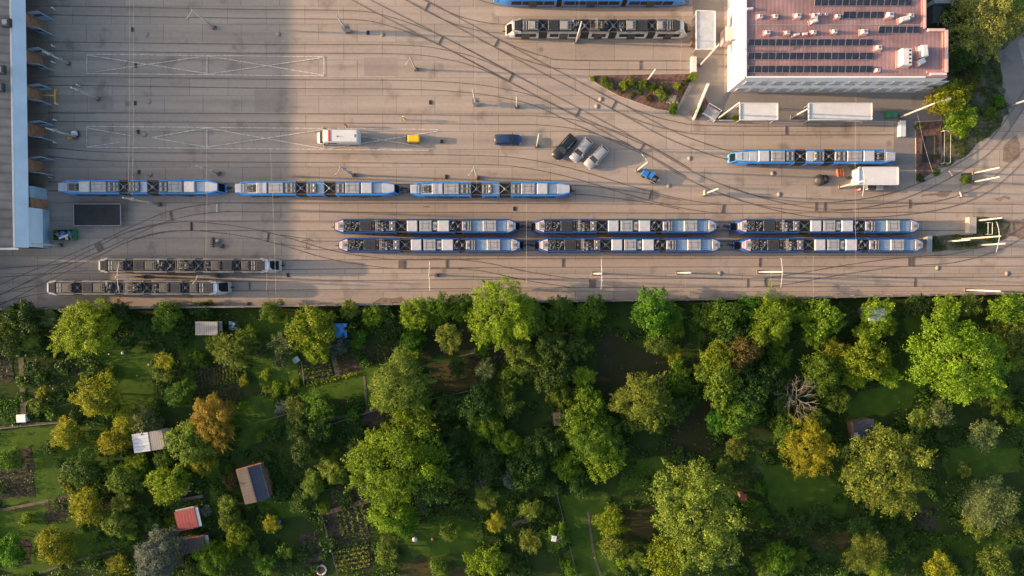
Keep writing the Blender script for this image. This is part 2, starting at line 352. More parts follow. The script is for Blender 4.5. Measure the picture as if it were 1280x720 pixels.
# ---- tracks
def smooth(pts, n=8):
    P = [Vector(at(*p).xy) for p in pts]
    if len(P) < 3:
        return P
    P = [P[0]*2-P[1]]+P+[P[-1]*2-P[-2]]; out = []
    for i in range(1, len(P)-2):
        a, b, c, d = P[i-1:i+3]
        for j in range(n):
            t = j/n
            out.append(0.5*((2*b)+(c-a)*t+(2*a-5*b+4*c-d)*t*t+(3*b-a-3*c+d)*t**3))
    out.append(P[-2]); return out
def ribbon(mb, P, off, w, z, m):
    vs = []; n = len(P)
    for i, p in enumerate(P):
        d = (P[min(i+1, n-1)]-P[max(i-1, 0)]).normalized(); nn = Vector((-d.y, d.x))
        for s in (-w/2, w/2): q = p+nn*(off+s); vs.append((q.x, q.y, z))
    mb.add(vs, [(2*i, 2*i+2, 2*i+3, 2*i+1) for i in range(n-1)], m)
TR = [
 [(60,13),(200,15.5),(320,17.5),(440,19),(480,25),(525,40),(575,63),(640,97)],
 [(60,58),(100,58.5),(320,61),(500,62),(560,69),(600,80),(640,98.5),(680,119)],
 [(60,101),(150,102),(350,105),(500,106),(570,109),(620,115),(670,127),(720,150),(802,186)],
 [(60,146),(100,146.5),(400,148),(620,150),(670,150.5),(720,156),(770,170),(815,190),(860,216)],
 [(60,190),(150,196),(400,197.5),(600,200),(660,205),(720,218),(780,236),(840,252),(890,260),(930,261)],
 [(60,233),(175,234),(600,236),(713,237),(760,241),(810,248),(850,256)],
 [(-60,390),(0,362),(60,336),(125,308),(170,287),(215,269),(270,260),(340,259.5),(620,260),(910,261),(1100,260),(1290,261)],
 [(-60,398),(0,375),(60,345),(125,313),(160,296),(200,285),(240,282.8),(420,283),(900,283),(1205,282.5)],
 [(160,296),(200,286),(240,282.8),(300,289),(350,300),(411,318),(472,328),(520,330.5),(600,329.5)],
 [(350,299),(385,304),(430,307),(900,307),(1155,305)],
 [(-60,345),(0,341),(60,337),(115,333),(300,332),(600,329),(1000,328),(1290,327)],
 [(-60,385),(0,373),(50,362),(120,359),(300,357.5),(715,354),(1000,353),(1290,351.5)],
 [(540,328.5),(600,333),(658,345),(715,354)],
 [(940,353),(975,351),(1050,338),(1110,329.5),(1150,326),(1190,323),(1230,313),(1262,300),(1300,276)],
 [(632,36.5),(600,33),(563,22.5),(518,0),(480,-22)],
 [(860,36),(740,36.5),(632,36.5)],
 [(430,-12),(470,10),(555,53),(640,98),(722,141),(802,184),(860,218),(900,236),(940,249),(1000,258),(1050,257.5),(1110,248),(1160,230),(1210,203),(1240,180),(1270,140),(1300,88)],
 [(480,-22),(520,0),(620,54),(668,80),(767,131),(830,165),(880,185),(920,195),(1000,197),(1115,197)],
 [(600,44),(640,63),(675,75),(712,81),(865,82)],
 [(745,120),(790,142),(840,157),(900,163),(1120,163)],
 [(900,236),(960,255),(1020,266),(1090,266),(1160,259),(1212,245),(1250,222),(1300,172)],
 [(585,-12),(615,-1),(660,1),(866,1)],
]
for i, tr in enumerate(TR):
    mb = MB(); P = smooth(tr); z = 0.055+0.0015*i
    ribbon(mb, P, -0.72, 0.095, z, 'rail'); ribbon(mb, P, 0.72, 0.095, z, 'rail')
    struct(mb, 'tram_track')
# drain boxes and switch bars across tracks
mb = MB()
for (x, y, a, w) in [(533,9,62,.16),(620,54,62,.16),(550,51,62,.16),(638,97,62,.16),(722,141,62,.16),(767,131,62,.16),(802,184,62,.16),(800,82,90,.18),(982,162.7,90,.18),
        (502,331,90,1.0),(558,330,90,.25),(335,297,80,.25),(239,283,90,.3),(240,283,90,.2),(214,270,100,.35),(703,329,90,.25),(740,354.5,90,1.0),(813,243,78,.3),(903,261,80,.25),(1136,328,90,.35),(1140,328,90,.3),
        (949,328,90,.2),(956,353,90,.25),(1143,353,90,.2),(1019,258,90,.25),(1030,258,90,.25),(1136,255,90,.2),(312,357.5,90,.2),(124,309,120,1.0),(934,354,90,.15)]:
    c = at(x, y); mb.box((c.x, c.y, 0.0), (1.44, w, 0.1), 'rail', rz=R(a))
struct(mb, 'track_drain_bars')
# ---- painted boxes
mb = MB()
def line(mb, a, b, w=0.13, z=0.095):
    p = Vector(XY(*a)); q = Vector(XY(*b)); ribbon(mb, [p, q], 0, w, z, 'paint')
for k, (a, b) in enumerate([((109,68),(405,71)),((109,92),(405,95)),((109,68),(109,93)),((405,71),(405,95)),((259,70),(259,93)),
        ((109,69),(259,92)),((259,70),(120,90)),((259,70),(405,94)),((405,72),(259,93)),
        ((109,158),(548,162)),((109,184),(536,188)),((109,158),(109,184)),((259,159),(259,185)),((405,161),(405,187)),
        ((109,160),(165,170)),((259,160),(190,172)),((190,172),(259,184)),((109,184),(150,178)),((259,160),(405,186)),((405,162),(259,184)),((405,162),(530,184)),((548,164),(405,187))]):
    line(mb, a, b, z=0.0905+0.0007*k)
struct(mb, 'painted_marking')
mb = MB(); line(mb, (271.5,255), (271.5,265), 0.25, 0.12); struct(mb, 'painted_marking')
# ------------------------------------------------------------ label helper
def where(px, py, marks, skip=0):
    ds = sorted(marks, key=lambda m: hypot(px-m[1], py-m[2]))
    n, mx, my = ds[skip]; d = hypot(px-mx, py-my); a = (math.degrees(atan2(my-py, px-mx))+360) % 360
    dr = ['right of', 'upper right of', 'above', 'upper left of', 'left of', 'lower left of', 'below', 'lower right of'][int((a+22.5)//45) % 8]
    q = 'just ' if d < 28 else ('' if d < 60 else 'far ')
    return q+dr+' the '+n
USED = set()
def unique(fmt, px, py, marks):
    for sk in range(0, 3):
        l = fmt.replace('@', where(px, py, marks, sk))
        if l not in USED: USED.add(l); return l
    for sk in range(0, 4):
        a = where(px, py, marks, sk).replace('far ', '').replace('just ', ''); b = where(px, py, marks, sk+1).split(' the ')[1]
        l = fmt.replace('@', a+', towards '+b); 
        if l not in USED and len(l.split()) <= 16: USED.add(l); return l
    for sk in range(3, 12):
        l = fmt.replace('@', where(px, py, marks, sk))
        if l not in USED: USED.add(l); return l
    USED.add(l); return l
YM = [('top left painted box', 180, 82), ('lower painted box', 180, 172), ('white van', 422, 171), ('yellow cart', 516, 173), ('blue parked car', 634, 174), ('two silver cars', 740, 190),
      ('triangular mulch bed', 800, 115), ('blue tractor', 812, 219), ('red-roofed office', 1050, 60), ('right light blue tram', 1015, 196), ('white kiosk roof', 1097, 219), ('first coupled light blue tram', 176, 234),
      ('end of the light blue tram train', 700, 236), ('dark mesh canopy', 121, 269), ('scrap skip', 85, 293), ('upper white headed tram', 232, 332), ('bottom white headed tram', 168, 360), ('dark blue tram rows', 780, 294),
      ('white headed tram by the platform', 746, 33), ('upper buffer stop', 1211, 282), ('depot doors', 50, 120), ('foot of the lower yard', 640, 356), ('overgrown right verge', 1215, 150), ('flat platform canopy', 880, 38)]
# ------------------------------------------------------------ yard fittings
for (x, y, r) in [(166,37,0),(183,43,1),(170,82,0),(156,79,1),(169,129,0),(186,127,1),(173,165,0),(181,168,1),(460,41,0),(478,43,1),(538,128,0),(174,215,0),(188,218,1),(558,221,0),(643,261,0),(1172,335,1),(1259,342,1),(746,133,1),(751,124,1),(862,198,1),(836,232,1),(966,217,1),(974,243,1),(311,380,0),(703,374,0),(360,344,0),(900,342,1),(348,43,1)]:
    c = at(x, y); mb = MB()
    if r: mb.tube((c.x, c.y, 0.0), (c.x, c.y, 0.075), 0.42, 0.4, 'patch', 16); mb.tube((c.x, c.y, 0.0), (c.x, c.y, 0.09), 0.3, 0.3, 'strip', 16)
    else: mb.box((c.x, c.y, 0), (0.45, 0.7, 0.08), 'dgrey'); [mb.box((c.x-0.15+0.1*k, c.y, 0.08), (0.04, 0.6, 0.02), 'black') for k in range(4)]
    o = mb.build('manhole_cover' if r else 'drain_grate')
    tag(o, unique(('round worn manhole cover @' if r else 'small dark drain grate @'), x, y, YM), 'manhole cover' if r else 'drain', 'covers and drains in the yard')
mb = MB(); P = [Vector(XY(*p)) for p in WALL]
for i in range(len(P)-1):
    a, b = P[i], P[i+1]; c = (a+b)/2; d = b-a
    mb.box((c.x, c.y, 0), (d.length, 0.22, 1.7), 'wallc', rz=atan2(d.y, d.x)); mb.box((c.x, c.y, 1.7), (d.length, 0.26, 0.06), 'wallc', rz=atan2(d.y, d.x))
    n = int(d.length/3)
    for k in range(n):
        q = a+d*(k+.5)/n; mb.box((q.x, q.y, 0), (0.3, 0.38, 1.78), 'wallc', rz=atan2(d.y, d.x))
tag(mb.build('boundary_wall'), 'long low concrete wall between the tram yard and the gardens', 'wall')
# masts
def mast(base, top, style='', label=None, col='mast'):
    b = at(*base); nb = Vector((b.x, b.y)); t0 = at(*top)
    rb = nb.length; rt = Vector((t0.x, t0.y)).length
    h = max(6.0, min(10.5, H*(1-rb/rt))) if rt > rb+.2 else 8.0
    t = thing('catenary_mast', label, 'mast', (b.x, b.y, 0), 0, 'tram wire masts')
    m = MB(); m.tube((0,0,0), (0,0,h), 0.17, 0.105, col, 12); m.tube((0,0,h*0.55), (0,0,h*0.57), 0.15, 0.15, 'steel', 12); m.build('shaft', t)
    m = MB(); m.box((0,0,0), (0.65,0.65,0.25), 'wallc', bev=0.05); m.box((0,0,0.3), (0.5,0.5,0.04), 'dgrey'); m.build('base', t)
    m = MB(); m.tube((0,0,h), (0,0,h+0.08), 0.14, 0.09, 'lgrey', 12); m.build('cap', t)
    if 'x' in style:   # cross arms both ways
        m = MB(); m.path([(0,2.2,h-0.9),(0,1.2,h-0.5),(0.0,0,h-0.25),(0,-1.2,h-0.5),(0,-2.4,h-0.9)], 0.05, 0.05, 'mast'); m.build('cross_arm', t)
        for s in (2.2, -2.4):
            m = MB(); m.tube((0,s,h-1.3), (0,s,h-0.85), 0.06, 0.06, 'dgrey'); m.build('insulator', t)
    if 'a' in style:
        sg = 1 if 'n' in style else -1
        m = MB(); m.path([(0,0,h-0.3),(-0.4,sg*0.6,h-0.15),(-0.9,sg*1.2,h-0.3)], 0.05, 0.035, 'mast'); m.build('bracket_arm', t)
        m = MB(); m.tube((-.9,sg*1.2,h-0.8), (-.9,sg*1.2,h-0.3), 0.06, 0.06, 'dgrey'); m.build('insulator', t)
    if 'b' in style:
        m = MB(); m.box((0.1,0.1,0.9), (1.0,0.8,1.3), 'lgrey', bev=0.06); m.box((0.1,0.1,2.2), (1.1,0.9,0.05), 'mgrey'); m.build('control_box', t)
    if 'c' in style:
        for zz in (h*.35, h*.75):
            m = MB(); m.box((0.15,0,zz), (0.5,0.35,0.6), 'lgrey', bev=0.05); m.build('junction_box', t)
    if 'l' in style:
        m = MB(); m.path([(0,0,h-0.2),(0.9,0.3,h+0.1),(1.7,0.5,h)], 0.05, 0.04, 'mast'); m.box((2.0,0.55,h-0.08), (0.8,0.3,0.14), 'lgrey', rz=0.3, bev=0.03); m.build('lamp_head', t)
    return t
MASTS = [((268,35),(240,12),'a'),((435,40),(424,18),'b'),((720,53),(729,28),''),((875,82),(902,57),'l'),((810,100),(818,86),''),((646,134),(644,120),''),((520,87),(514,71),'a'),
 ((595,131),(594,112),'bn'),((671,183),(677,168),''),((797,213),(808,200),'an'),((880,243),(899,238),'b'),((898,148),(927,131),''),((990,147),(1010,135),''),((1124,147),(1169,130),'l'),
 ((1050,234),(1082,226),'x'),((1260,133),(1290,126),''),((1217,216.5),(1242,212),''),((1217,227.5),(1237,224),''),((1220,276),(1236,275),''),((1182,302),(1198,300),''),((1201,299),(1251,295),'x'),((1224,306.5),(1240,306),''),
 ((948,340),(979,339),'x'),((742,342),(760,342),'x'),((847,341),(864,341),''),((546,344),(536,344),'x'),((180,346),(145,346),'x'),((272,345),(247,345),'a'),((200,256),(153,250),'c'),((274,217),(246,208),'c'),((442,219),(426,208),'ac'),
 ((597,222),(594,207),'a'),((124,124),(90,108),'c'),((87,80),(55,62),'c'),((96,172),(58,161),'c'),((77,307),(40,305),''),((1207,363),(1251,366),'')]
for b, t, s in MASTS:
    if t == (1251,366): b = (1207,362.5)
    adj = {'x': 'white mast with crossed arms @', 'b': 'white mast with a grey box at its foot @', 'c': 'white mast carrying grey junction boxes @', 'a': 'white mast with a bracket arm @', 'l': 'long white lamp mast @'}.get((s.replace('n','')[-1:] if s else ''), 'plain white mast @')
    mast(b, t, s, unique(adj, b[0], b[1], YM))
def wire(a, b, za=6.6, zb=6.6, r=0.012, label='', grp='thin span wires over the tracks'):
    p = at(a[0], a[1], za); q = at(b[0], b[1], zb); m = MB()
    pts = [p.lerp(q, i/6)+Vector((0,0,-0.25*sin(pi*i/6))) for i in range(7)]
    m.path(pts, r, r, 'wire', 5); tag(m.build('span_wire'), label, 'wire', grp)
for a, b, n in [((162,0),(160,250),'left one of the pair over the depot yard'), ((167,0),(165,250),'right one of the pair over the depot yard'),
     ((422,-5),(423,20),'short thin wire rising to the top edge from the boxed mast'), ((258,180),(257,330),'thin wire over the middle of the first light blue tram'), ((338,186),(345,372),'thin wire crossing between second tram and the lower yard'),
     ((146,333),(146,366),'short thin wire spanning the two left white headed trams'), ((333,338),(333,364),'short thin wire right of the upper white headed tram'), ((752,320),(754,358),'thin wire at the mast below the middle dark blue tram'),
     ((857,341),(857,360),'thin short wire below the second lower mast'), ((964,341),(965,362),'thin short wire beside the long armed lower mast'), ((593,0),(596,235),'thin wire crossing the yard between yellow cart and blue car'),
     ((724,0),(723,30),'thin wire rising from the platform tram to the top edge'), ((1070,120),(1070,330),'thin wire crossing the right light blue tram'), ((855,0),(850,92),'thin wire above the triangular mulch bed'),
     ((1147,143),(1166,216),'slack thin wire across the dark sunken pit'), ((658,250),(658,360),'thin wire across the gap of the dark blue trams'), ((1017,320),(1017,366),'thin short wire right of the crossed arm mast')]:
    wire(a, b, label=('thin wire '+n if not n.startswith(('thin', 'short', 'slack')) else n))
# ------------------------------------------------------------ tram depot hall (left)
DX = at(55, 150).x
y0 = at(55, -40).y; y1 = at(62, 311).y
dep = thing('tram_depot', 'long grey brown roofed tram depot with pale blue fascia and open folding doors', 'depot')
m = MB(); ridge = DX-13; zr = 11.4; ze = 6.8
m.add([(DX-0.1,y0,ze),(DX-0.1,y1,ze),(ridge,y1,zr),(ridge,y0,zr),(ridge-40,y1,zr-1.5),(ridge-40,y0,zr-1.5)], [(0,3,2,1),(3,5,4,2)], 'hroof')
m.add([(DX-0.1,y0,ze-.3),(DX-0.1,y1,ze-.3),(ridge,y1,zr-.3),(ridge,y0,zr-.3),(ridge-40,y1,zr-1.8),(ridge-40,y0,zr-1.8)], [(0,1,2,3),(3,2,4,5)], 'dgrey')
m.build('roof', dep)
m = MB(); m.add([(DX-.05,y0,6.85),(DX-.05,y1,6.85),(DX+.95,y1,5.2),(DX+.95,y0,5.2),(DX-.1,y0,4.9),(DX-.1,y1,4.9)], [(0,3,2,1),(3,4,5,2),(0,1,5,4),(1,2,5),(0,4,3)], 'lblue'); m.box((DX-0.15, (y0+y1)/2, 6.82), (0.3, abs(y0-y1)+.1, 0.12), 'white'); m.build('fascia', dep)
m = MB(); m.add([(DX-.3,y1,0),(ridge,y1,0),(ridge-40,y1,0),(ridge-40,y1,zr-1.6),(ridge,y1,zr-.1),(DX-.3,y1,ze-.1)], [(0,1,2,3,4,5)], 'wallc')
m.add([(DX-.3,y0,0),(ridge,y0,0),(ridge-40,y0,0),(ridge-40,y0,zr-1.6),(ridge,y0,zr-.1),(DX-.3,y0,ze-.1)], [(5,4,3,2,1,0)], 'wallc')
m.add([(ridge-40,y0,0),(ridge-40,y1,0),(ridge-40,y1,zr-1.6),(ridge-40,y0,zr-1.6)], [(0,1,2,3)], 'wallc')
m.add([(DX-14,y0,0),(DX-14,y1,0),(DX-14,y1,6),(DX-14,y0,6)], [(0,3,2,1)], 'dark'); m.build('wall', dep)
m = MB(); q = at(60, 312); m.box((DX-8, q.y-0.12, 6.8), (17, 0.3, 0.25), 'white'); m.build('gutter', dep)
for (cx, cy) in [(9, 29), (2, 88), (1, 110)]:
    c = at(cx, cy, 7.2); m = MB()
    m.box((c.x, c.y, 7.0), (1.3, 1.3, 0.75), 'dgrey', bev=0.05); o = m.build('skylight', dep)
    m = MB(); m.box((c.x, c.y, 7.75), (0.8, 0.8, 0.1), 'lgrey', bev=0.04); m.build('pane', o)
# piers and open door leaves between the tracks
TC = [13.5, 58.5, 101.5, 146.5, 190, 233]
bnd = [(-22,2)] + [((a+b)/2-8.5-1.5, (a+b)/2+8.5-1.5) for a, b in zip(TC[:-1], TC[1:])]
for i, (a, b) in enumerate(bnd):
    if i == 0: a, b = -26, -9
    pa, pb = at(55, a+1.5), at(55, b-0.5)
    m = MB(); m.box((DX-0.25, (pa.y+pb.y)/2, 0), (0.5, abs(pa.y-pb.y), 4.92), 'brick'); m.build('pier', dep)
    for yy, s in ((pa.y, 1), (pb.y, -1)):
        m = MB(); ang = 0.10*s
        for k in range(1):
            m.box((DX+1.0, yy+s*0.12+0.1*s, 0.08), (1.85, 0.09, 3.75), 'mblue', rz=ang)
        o = m.build('door_leaf', dep)
        m = MB(); m.box((DX+1.0, yy+s*0.12+0.1*s, 3.83), (1.87, 0.13, 0.05), 'lgrey', rz=ang); m.build('top_rail', o)
        m = MB(); m.box((DX+1.0, yy+s*0.12+0.1*s-0.07*1, 2.0), (1.3, 0.03, 0.9), 'winpane', rz=ang); m.build('pane', o)
m = MB(); a, b = at(60, 236), at(60, 250); m.box((DX+.15, (a.y+b.y)/2, 0), (0.3, abs(a.y-b.y), 3.98), 'mblue'); m.build('door', dep)
m = MB(); a, b = at(60, 250), at(60, 263); m.box((DX+.2, (a.y+b.y)/2, 0), (0.4, abs(a.y-b.y), 3.98), 'brick'); m.build('pier', dep)
m = MB(); a, b = at(60, 263), at(60, 310); m.box((DX+.35, (a.y+b.y)/2, 0), (0.7, abs(a.y-b.y), 2.4), 'mblue'); m.add([(DX+.97,b.y,5.2),(DX+.97,a.y,5.2),(DX+.97,a.y,4.6),(DX+.97,b.y,4.6),(DX+1.2,b.y,2.4),(DX+1.2,a.y,2.4),(DX+.3,a.y,2.4),(DX+.3,b.y,2.4)], [(0,3,2,1),(3,4,5,2),(4,7,6,5)][::1], 'lblue'); m.build('wall_cladding', dep)
# unseen low block, added only so its shade falls on the lower left yard
lh = thing('unseen_shade_block', 'unseen low block added to shade the lower left yard', 'shade block', (0,0,0)); m = MB()
m.prism(pxpoly([(-240,322),(-40,322),(-40,396),(-240,400)]), 0, 5.0, 'wallc', 'hroof'); m.build('wall', lh)
for (x, y) in [(69,12),(69,59),(69,79),(100,107.5),(71,151),(71,179),(66,222.5),(73,131)]:
    c = at(x, y); m = MB(); m.tube((0,0,0), (0,0,0.95), 0.13, 0.13, 'white', 10); m.tube((0,0,0.95), (0,0,1.0), 0.14, 0.08, 'white', 10); m.tube((0,0,0.6), (0,0,0.72), 0.137, 0.137, 'red', 10)
    o = m.build('bollard', loc=c); tag(o, unique('short white bollard @', x, y, YM), 'bollard', 'bollards before the depot doors')
# yellow gantry ladder between the third pair of door leaves
t = thing('yellow_barrier', 'yellow tubular barrier lying out from between the depot door leaves', 'barrier', at(62, 121)); m = MB()
m.tube((-1.6,0.1,1.0), (1.6,-0.1,1.0), 0.09, 0.09, 'yellow'); m.tube((-1.6,0.1,0),(-1.6,0.1,1.0),0.06,0.06,'yellow'); m.build('rail', t)
m = MB(); m.tube((1.5,0.9,1.0), (1.5,-1.1,1.0), 0.1, 0.1, 'yellow'); m.tube((1.5,0.9,0),(1.5,0.9,1),0.06,0.06,'yellow'); m.tube((1.5,-1.1,0),(1.5,-1.1,1),0.06,0.06,'yellow'); m.build('end_frame', t)
t = thing('tool_trolley', 'trolley stacked with white boxes beside a depot mast', 'trolley', at(96, 168), 0.2); m = MB(); m.box((0,0,0.3), (1.2,0.9,0.12), 'dgrey'); m.tube((-0.6,-.45,.3),(-0.6,-.45,1.1),.03,.03,'dgrey'); m.tube((-0.6,.45,.3),(-0.6,.45,1.1),.03,.03,'dgrey'); m.tube((-0.6,-.45,1.1),(-0.6,.45,1.1),.03,.03,'dgrey'); m.build('frame', t)
for sx in (-.45,.45):
    for sy in (-.38,.38): m = MB(); m.tube((sx,sy-.05,.15),(sx,sy+.05,.15),.15,.15,'black',12); m.build('wheel', t)
m = MB(); m.box((0,0,.42), (.8,.7,.5), 'white', bev=.05); m.box((.1,.1,.92), (.4,.4,.3), 'offw', bev=.04); m.build('box', t)
t = thing('tool_box', 'small yellow tool box on the ground by the trolley', 'box', at(89, 172.5), 0.2); m = MB(); m.box((0,0,0), (.7,.4,.35), 'yellow', bev=.04); m.build('case', t); m = MB(); m.tube((-.15,0,.4),(.15,0,.4),.02,.02,'black'); m.build('handle', t)
# dark mesh canopy and scrap skip
c = at(121.5, 268.5, 1.0); t = thing('mesh_canopy', 'flat dark mesh canopy with a pale frame beside the first light blue tram', 'canopy', (c.x, c.y, 0)); m = MB(); m.box((0,0,0.95), (7.5,3.5,0.05), 'dark'); m.build('mesh_panel', t)
M['cmesh'] = M['dgrey']
for (dx, dy, lx, ly) in [(0,1.75,7.7,.1),(0,-1.75,7.7,.1),(3.8,0,.1,3.6),(-3.8,0,.1,3.6)]:
    m = MB(); m.box((dx,dy,0.9), (lx,ly,0.14 if abs(dx)+abs(dy) > 1 else .12), 'lgrey'); m.build('frame_bar', t)
for sx in (-3.8,3.8):
    for sy in (-1.75,1.75): m = MB(); m.tube((sx,sy,0),(sx,sy,.9),.06,.06,'lgrey'); m.build('leg', t)
def skip(loc, rz):
    t = thing('scrap_skip', 'green open skip heaped with blue and white scrap near the depot corner', 'skip', loc, rz)
    m = MB(); L, W, h = 3.3, 1.7, 1.2
    for (cx, cy, dx, dy) in [(0,W/2,L,.08),(0,-W/2,L,.08),(L/2,0,.08,W),(-L/2,0,.08,W)]: m.box((cx,cy,.1),(dx,dy,h),'green')
    m.box((0,0,.1),(L,W,.1),'green'); m.build('container', t)
    m = MB(); r = random.Random(3)
    for k in range(60):
        m.box((r.uniform(-1.4,1.4), r.uniform(-.65,.65), r.uniform(.3,1.2)), (r.uniform(.15,.9), r.uniform(.1,.4), r.uniform(.05,.25)), r.choice(['dgrey','mgrey','lgrey','white','ubl','wood','brick','black']), rz=r.uniform(0,3))
    m.box((.2,-.3,1.35),(1.5,.35,.12),'white',rz=.3); m.box((0,.1,1.35),(1.0,.3,.12),'ubl',rz=.8)
    tag(m.build('scrap_heap', t), kind='stuff')
skip(at(85, 294), 0.02)
t = thing('parts_rack', 'low rack with scattered machine parts on the yard below the curved track', 'rack', at(271, 303)); m = MB(); 
for k in range(5): m.box((-.6,-.7+.35*k,.1),(.5,.08,.5),'dgrey')
m.box((-.6,0,.05),(.1,1.6,.1),'dgrey')
m.build('rack', t); m = MB(); m.tube((.3,.3,0),(.3,.3,.4),.35,.35,'lgrey',14); m.build('drum', t); m = MB(); m.box((.9,-.6,0),(.6,.5,.45),'dgrey',rz=.6,bev=.05); m.build('motor', t)
# ------------------------------------------------------------ office (upper right)
OH = 8.3
of = thing('office_building', 'white walled office with a weathered red metal roof covered in vents and solar panels', 'building')
RC = [(931,-60),(931,97),(1184,92 if False else 97),(1184,37),(1157,37),(1157,-60)]
roof = pxpoly(RC, OH)
m = MB(); m.prism(roof, 0, OH-0.25, 'offw'); m.build('wall', of)
m = MB(); c0 = Vector((sum(p[0] for p in roof)/6, sum(p[1] for p in roof)/6)); m.prism(roof, OH-0.25, OH-0.02, 'rroof'); m.build('roof', of)
def edge(a, b, w, z0, h, mt, name='parapet'):
    a = Vector(XY(*a, OH)); b = Vector(XY(*b, OH)); d = b-a; c = (a+b)/2; m = MB(); m.box((c.x, c.y, z0), (d.length, w, h), mt, rz=atan2(d.y, d.x)); return m.build(name, of)
edge((931.5,-60),(931.5,96), .3, OH-.02, .3, 'offw'); edge((933,96.6),(1156,96.6), .22, OH-.02, .22, 'offw'); edge((1158,90),(1180,90), .4, OH-.02, .22, 'redtrim'); edge((1162,93),(1182,93), .35, OH-.02, .3, 'white')
edge((1182,38),(1182,91), .45, OH-.02, .3, 'pinkcap'); edge((1178.5,40),(1178.5,89), .25, OH-.02, .2, 'redtrim'); edge((1159,38),(1180,38), .4, OH-.02, .3, 'pinkcap'); edge((1155,-60),(1155,36), .35, OH-.02, .3, 'pinkcap'); edge((1152.5,-60),(1152.5,34), .2, OH-.02, .2, 'redtrim')
edge((934,31.3),(1154,31.3), .1, OH-.02, .08, 'lgrey', 'roof_seam')
# windows on the long and the short wall
a, b = Vector(roof[1]), Vector(roof[2])
for fl, (z0, hh) in enumerate(((1.0, 1.7), (4.8, 1.7))):
    for k in range(14):
        x = a.x+1.6+k*2.28
        m = MB(); m.box((x, a.y-.03, z0), (1.5, .1, hh), 'white'); m.box((x, a.y-.1, z0-.08), (1.6, .18, .07), 'lgrey'); f = m.build('window', of)
        m = MB(); m.box((x, a.y-.07, z0+.1), (1.3, .06, hh-.2), 'pgrey'); m.build('pane', f)
for fl, z0 in enumerate((1.0, 4.8)):
    for k in range(8):
        yy = a.y+2+k*2.9
        m = MB(); m.box((a.x-.03, yy, z0), (.1, 1.3, 1.5), 'white'); f = m.build('window', of)
        m = MB(); m.box((a.x-.07, yy, z0+.1), (.06, 1.1, 1.3), 'pgrey'); m.build('pane', f)
m = MB(); c = at(907, 50); m.box((c.x-.2, c.y, 0), (1.4, 2.2, 3.0), 'pinkcap', bev=.05); m.build('porch', of)
for (x0, x1, ya, yb, n) in [(1018,1140,-1.5,7,7),(1053.5,1105,14.5,22.5,3),(1098,1150,33,41.2,3),(934.5,1091.5,49,57,9),(934.5,1091.5,65.7,74.2,9),(934.5,1091.5,82.2,90.6,9),(1018,1140,-16,-8,7)]:
    pw = (x1-x0)/n
    for k in range(n):
        c = at(x0+pw*(k+.5), (ya+yb)/2, OH+.25); m = MB(); w = pw/8.22-.12; d = (yb-ya)/8.22
        z = OH+.12; t0, t1 = z, z+.22
        m.add([(c.x-w/2,c.y-d/2,t0),(c.x+w/2,c.y-d/2,t0),(c.x+w/2,c.y+d/2,t1),(c.x-w/2,c.y+d/2,t1),(c.x-w/2,c.y-d/2,t0-.05),(c.x+w/2,c.y-d/2,t0-.05),(c.x+w/2,c.y+d/2,t1-.05),(c.x-w/2,c.y+d/2,t1-.05)],
              [(0,1,2,3),(4,7,6,5),(0,4,5,1),(1,5,6,2),(2,6,7,3),(3,7,4,0)], 'lgrey')
        for q in range(2):
            u0 = c.x-w/2+.04+q*w/2; u1 = u0+w/2-.07; e = .012
            m.add([(u0,c.y-d/2+.04,t0+e),(u1,c.y-d/2+.04,t0+e),(u1,c.y+d/2-.04,t1+e),(u0,c.y+d/2-.04,t1+e)], [(0,1,2,3)], 'solar')
        m.box((c.x,c.y+d/2-.1,OH-.03),(w*.9,.06,.3),'dgrey')
        m.build('solar_panel', of)
for i, (x, y, s) in enumerate([(951,20,1),(970,20,1),(998,19.5,1.2),(1019,19.5,1.2),(1048,20,1),(1113,18.5,1.4),(1140,19,1),(960,40.5,1.1),(985,40.5,1),(1018,40,1),(1044,39,1),(1081,39.5,1.3),(1099,59.5,1.2),(1098,87.5,.9),(1026,17,.7),(1034,17,.6)]):
    c = at(x, y, OH+.5); m = MB(); m.box((c.x-.1,c.y,OH-.03),(.9*s,.8*s,.16),'redtrim',bev=.03); o = m.build('roof_vent', of)
    m = MB(); m.box((c.x,c.y,OH+.13),(.7*s,.5*s,.5*s),'white',bev=.12*s); m.box((c.x-.1,c.y,OH+.13+.5*s),(.25*s,.25*s,.12),'mgrey'); m.build('cowl', o)
for (x, y, w, d, h, rz) in [(1131,72.5,1.5,2.5,1.2,.0),(1154,64.5,.9,1.7,1.1,.1),(1152.5,76.5,1.1,.8,.6,.5),(1132,23,1.4,.7,.6,.25),(1019,25.5,1.1,.5,.4,.3),(997.5,42,.9,.35,.3,.15),(1007.5,41.5,.8,.35,.3,.1),(938,10,1.0,.3,.4,.1)]:
    c = at(x, y, OH+.6); m = MB(); m.box((c.x-.05,c.y,OH-.03),(w+.5,d+.3,.12),'redtrim',rz=rz,bev=.03); m.box((c.x,c.y,OH+.1),(w,d,h),'white',rz=rz,bev=.1); o = m.build('roof_unit', of)
    if d > 2:
        for k in range(4): m = MB(); m.tube((c.x+.35,c.y-.9+.6*k,OH+.1+h),(c.x+.35,c.y-.9+.6*k,OH+.14+h),.16,.16,'black',12); m.build('fan', o)
# low annex beside it
t = thing('service_ramp', 'dark stepped service block in the notch right of the office roof', 'annex', at(1166, 14)); m = MB(); m.box((0,2.6,0),(2.6,3.2,2.5),'dgrey'); m.box((0,-1.2,0),(2.6,3.0,2.2),'dgrey'); m.build('roof', t); m = MB(); m.box((0,.6,0),(2.8,.7,2.7),'lgrey'); m.box((1.5,0,0),(.3,8,2.75),'lgrey'); m.build('wall', t)
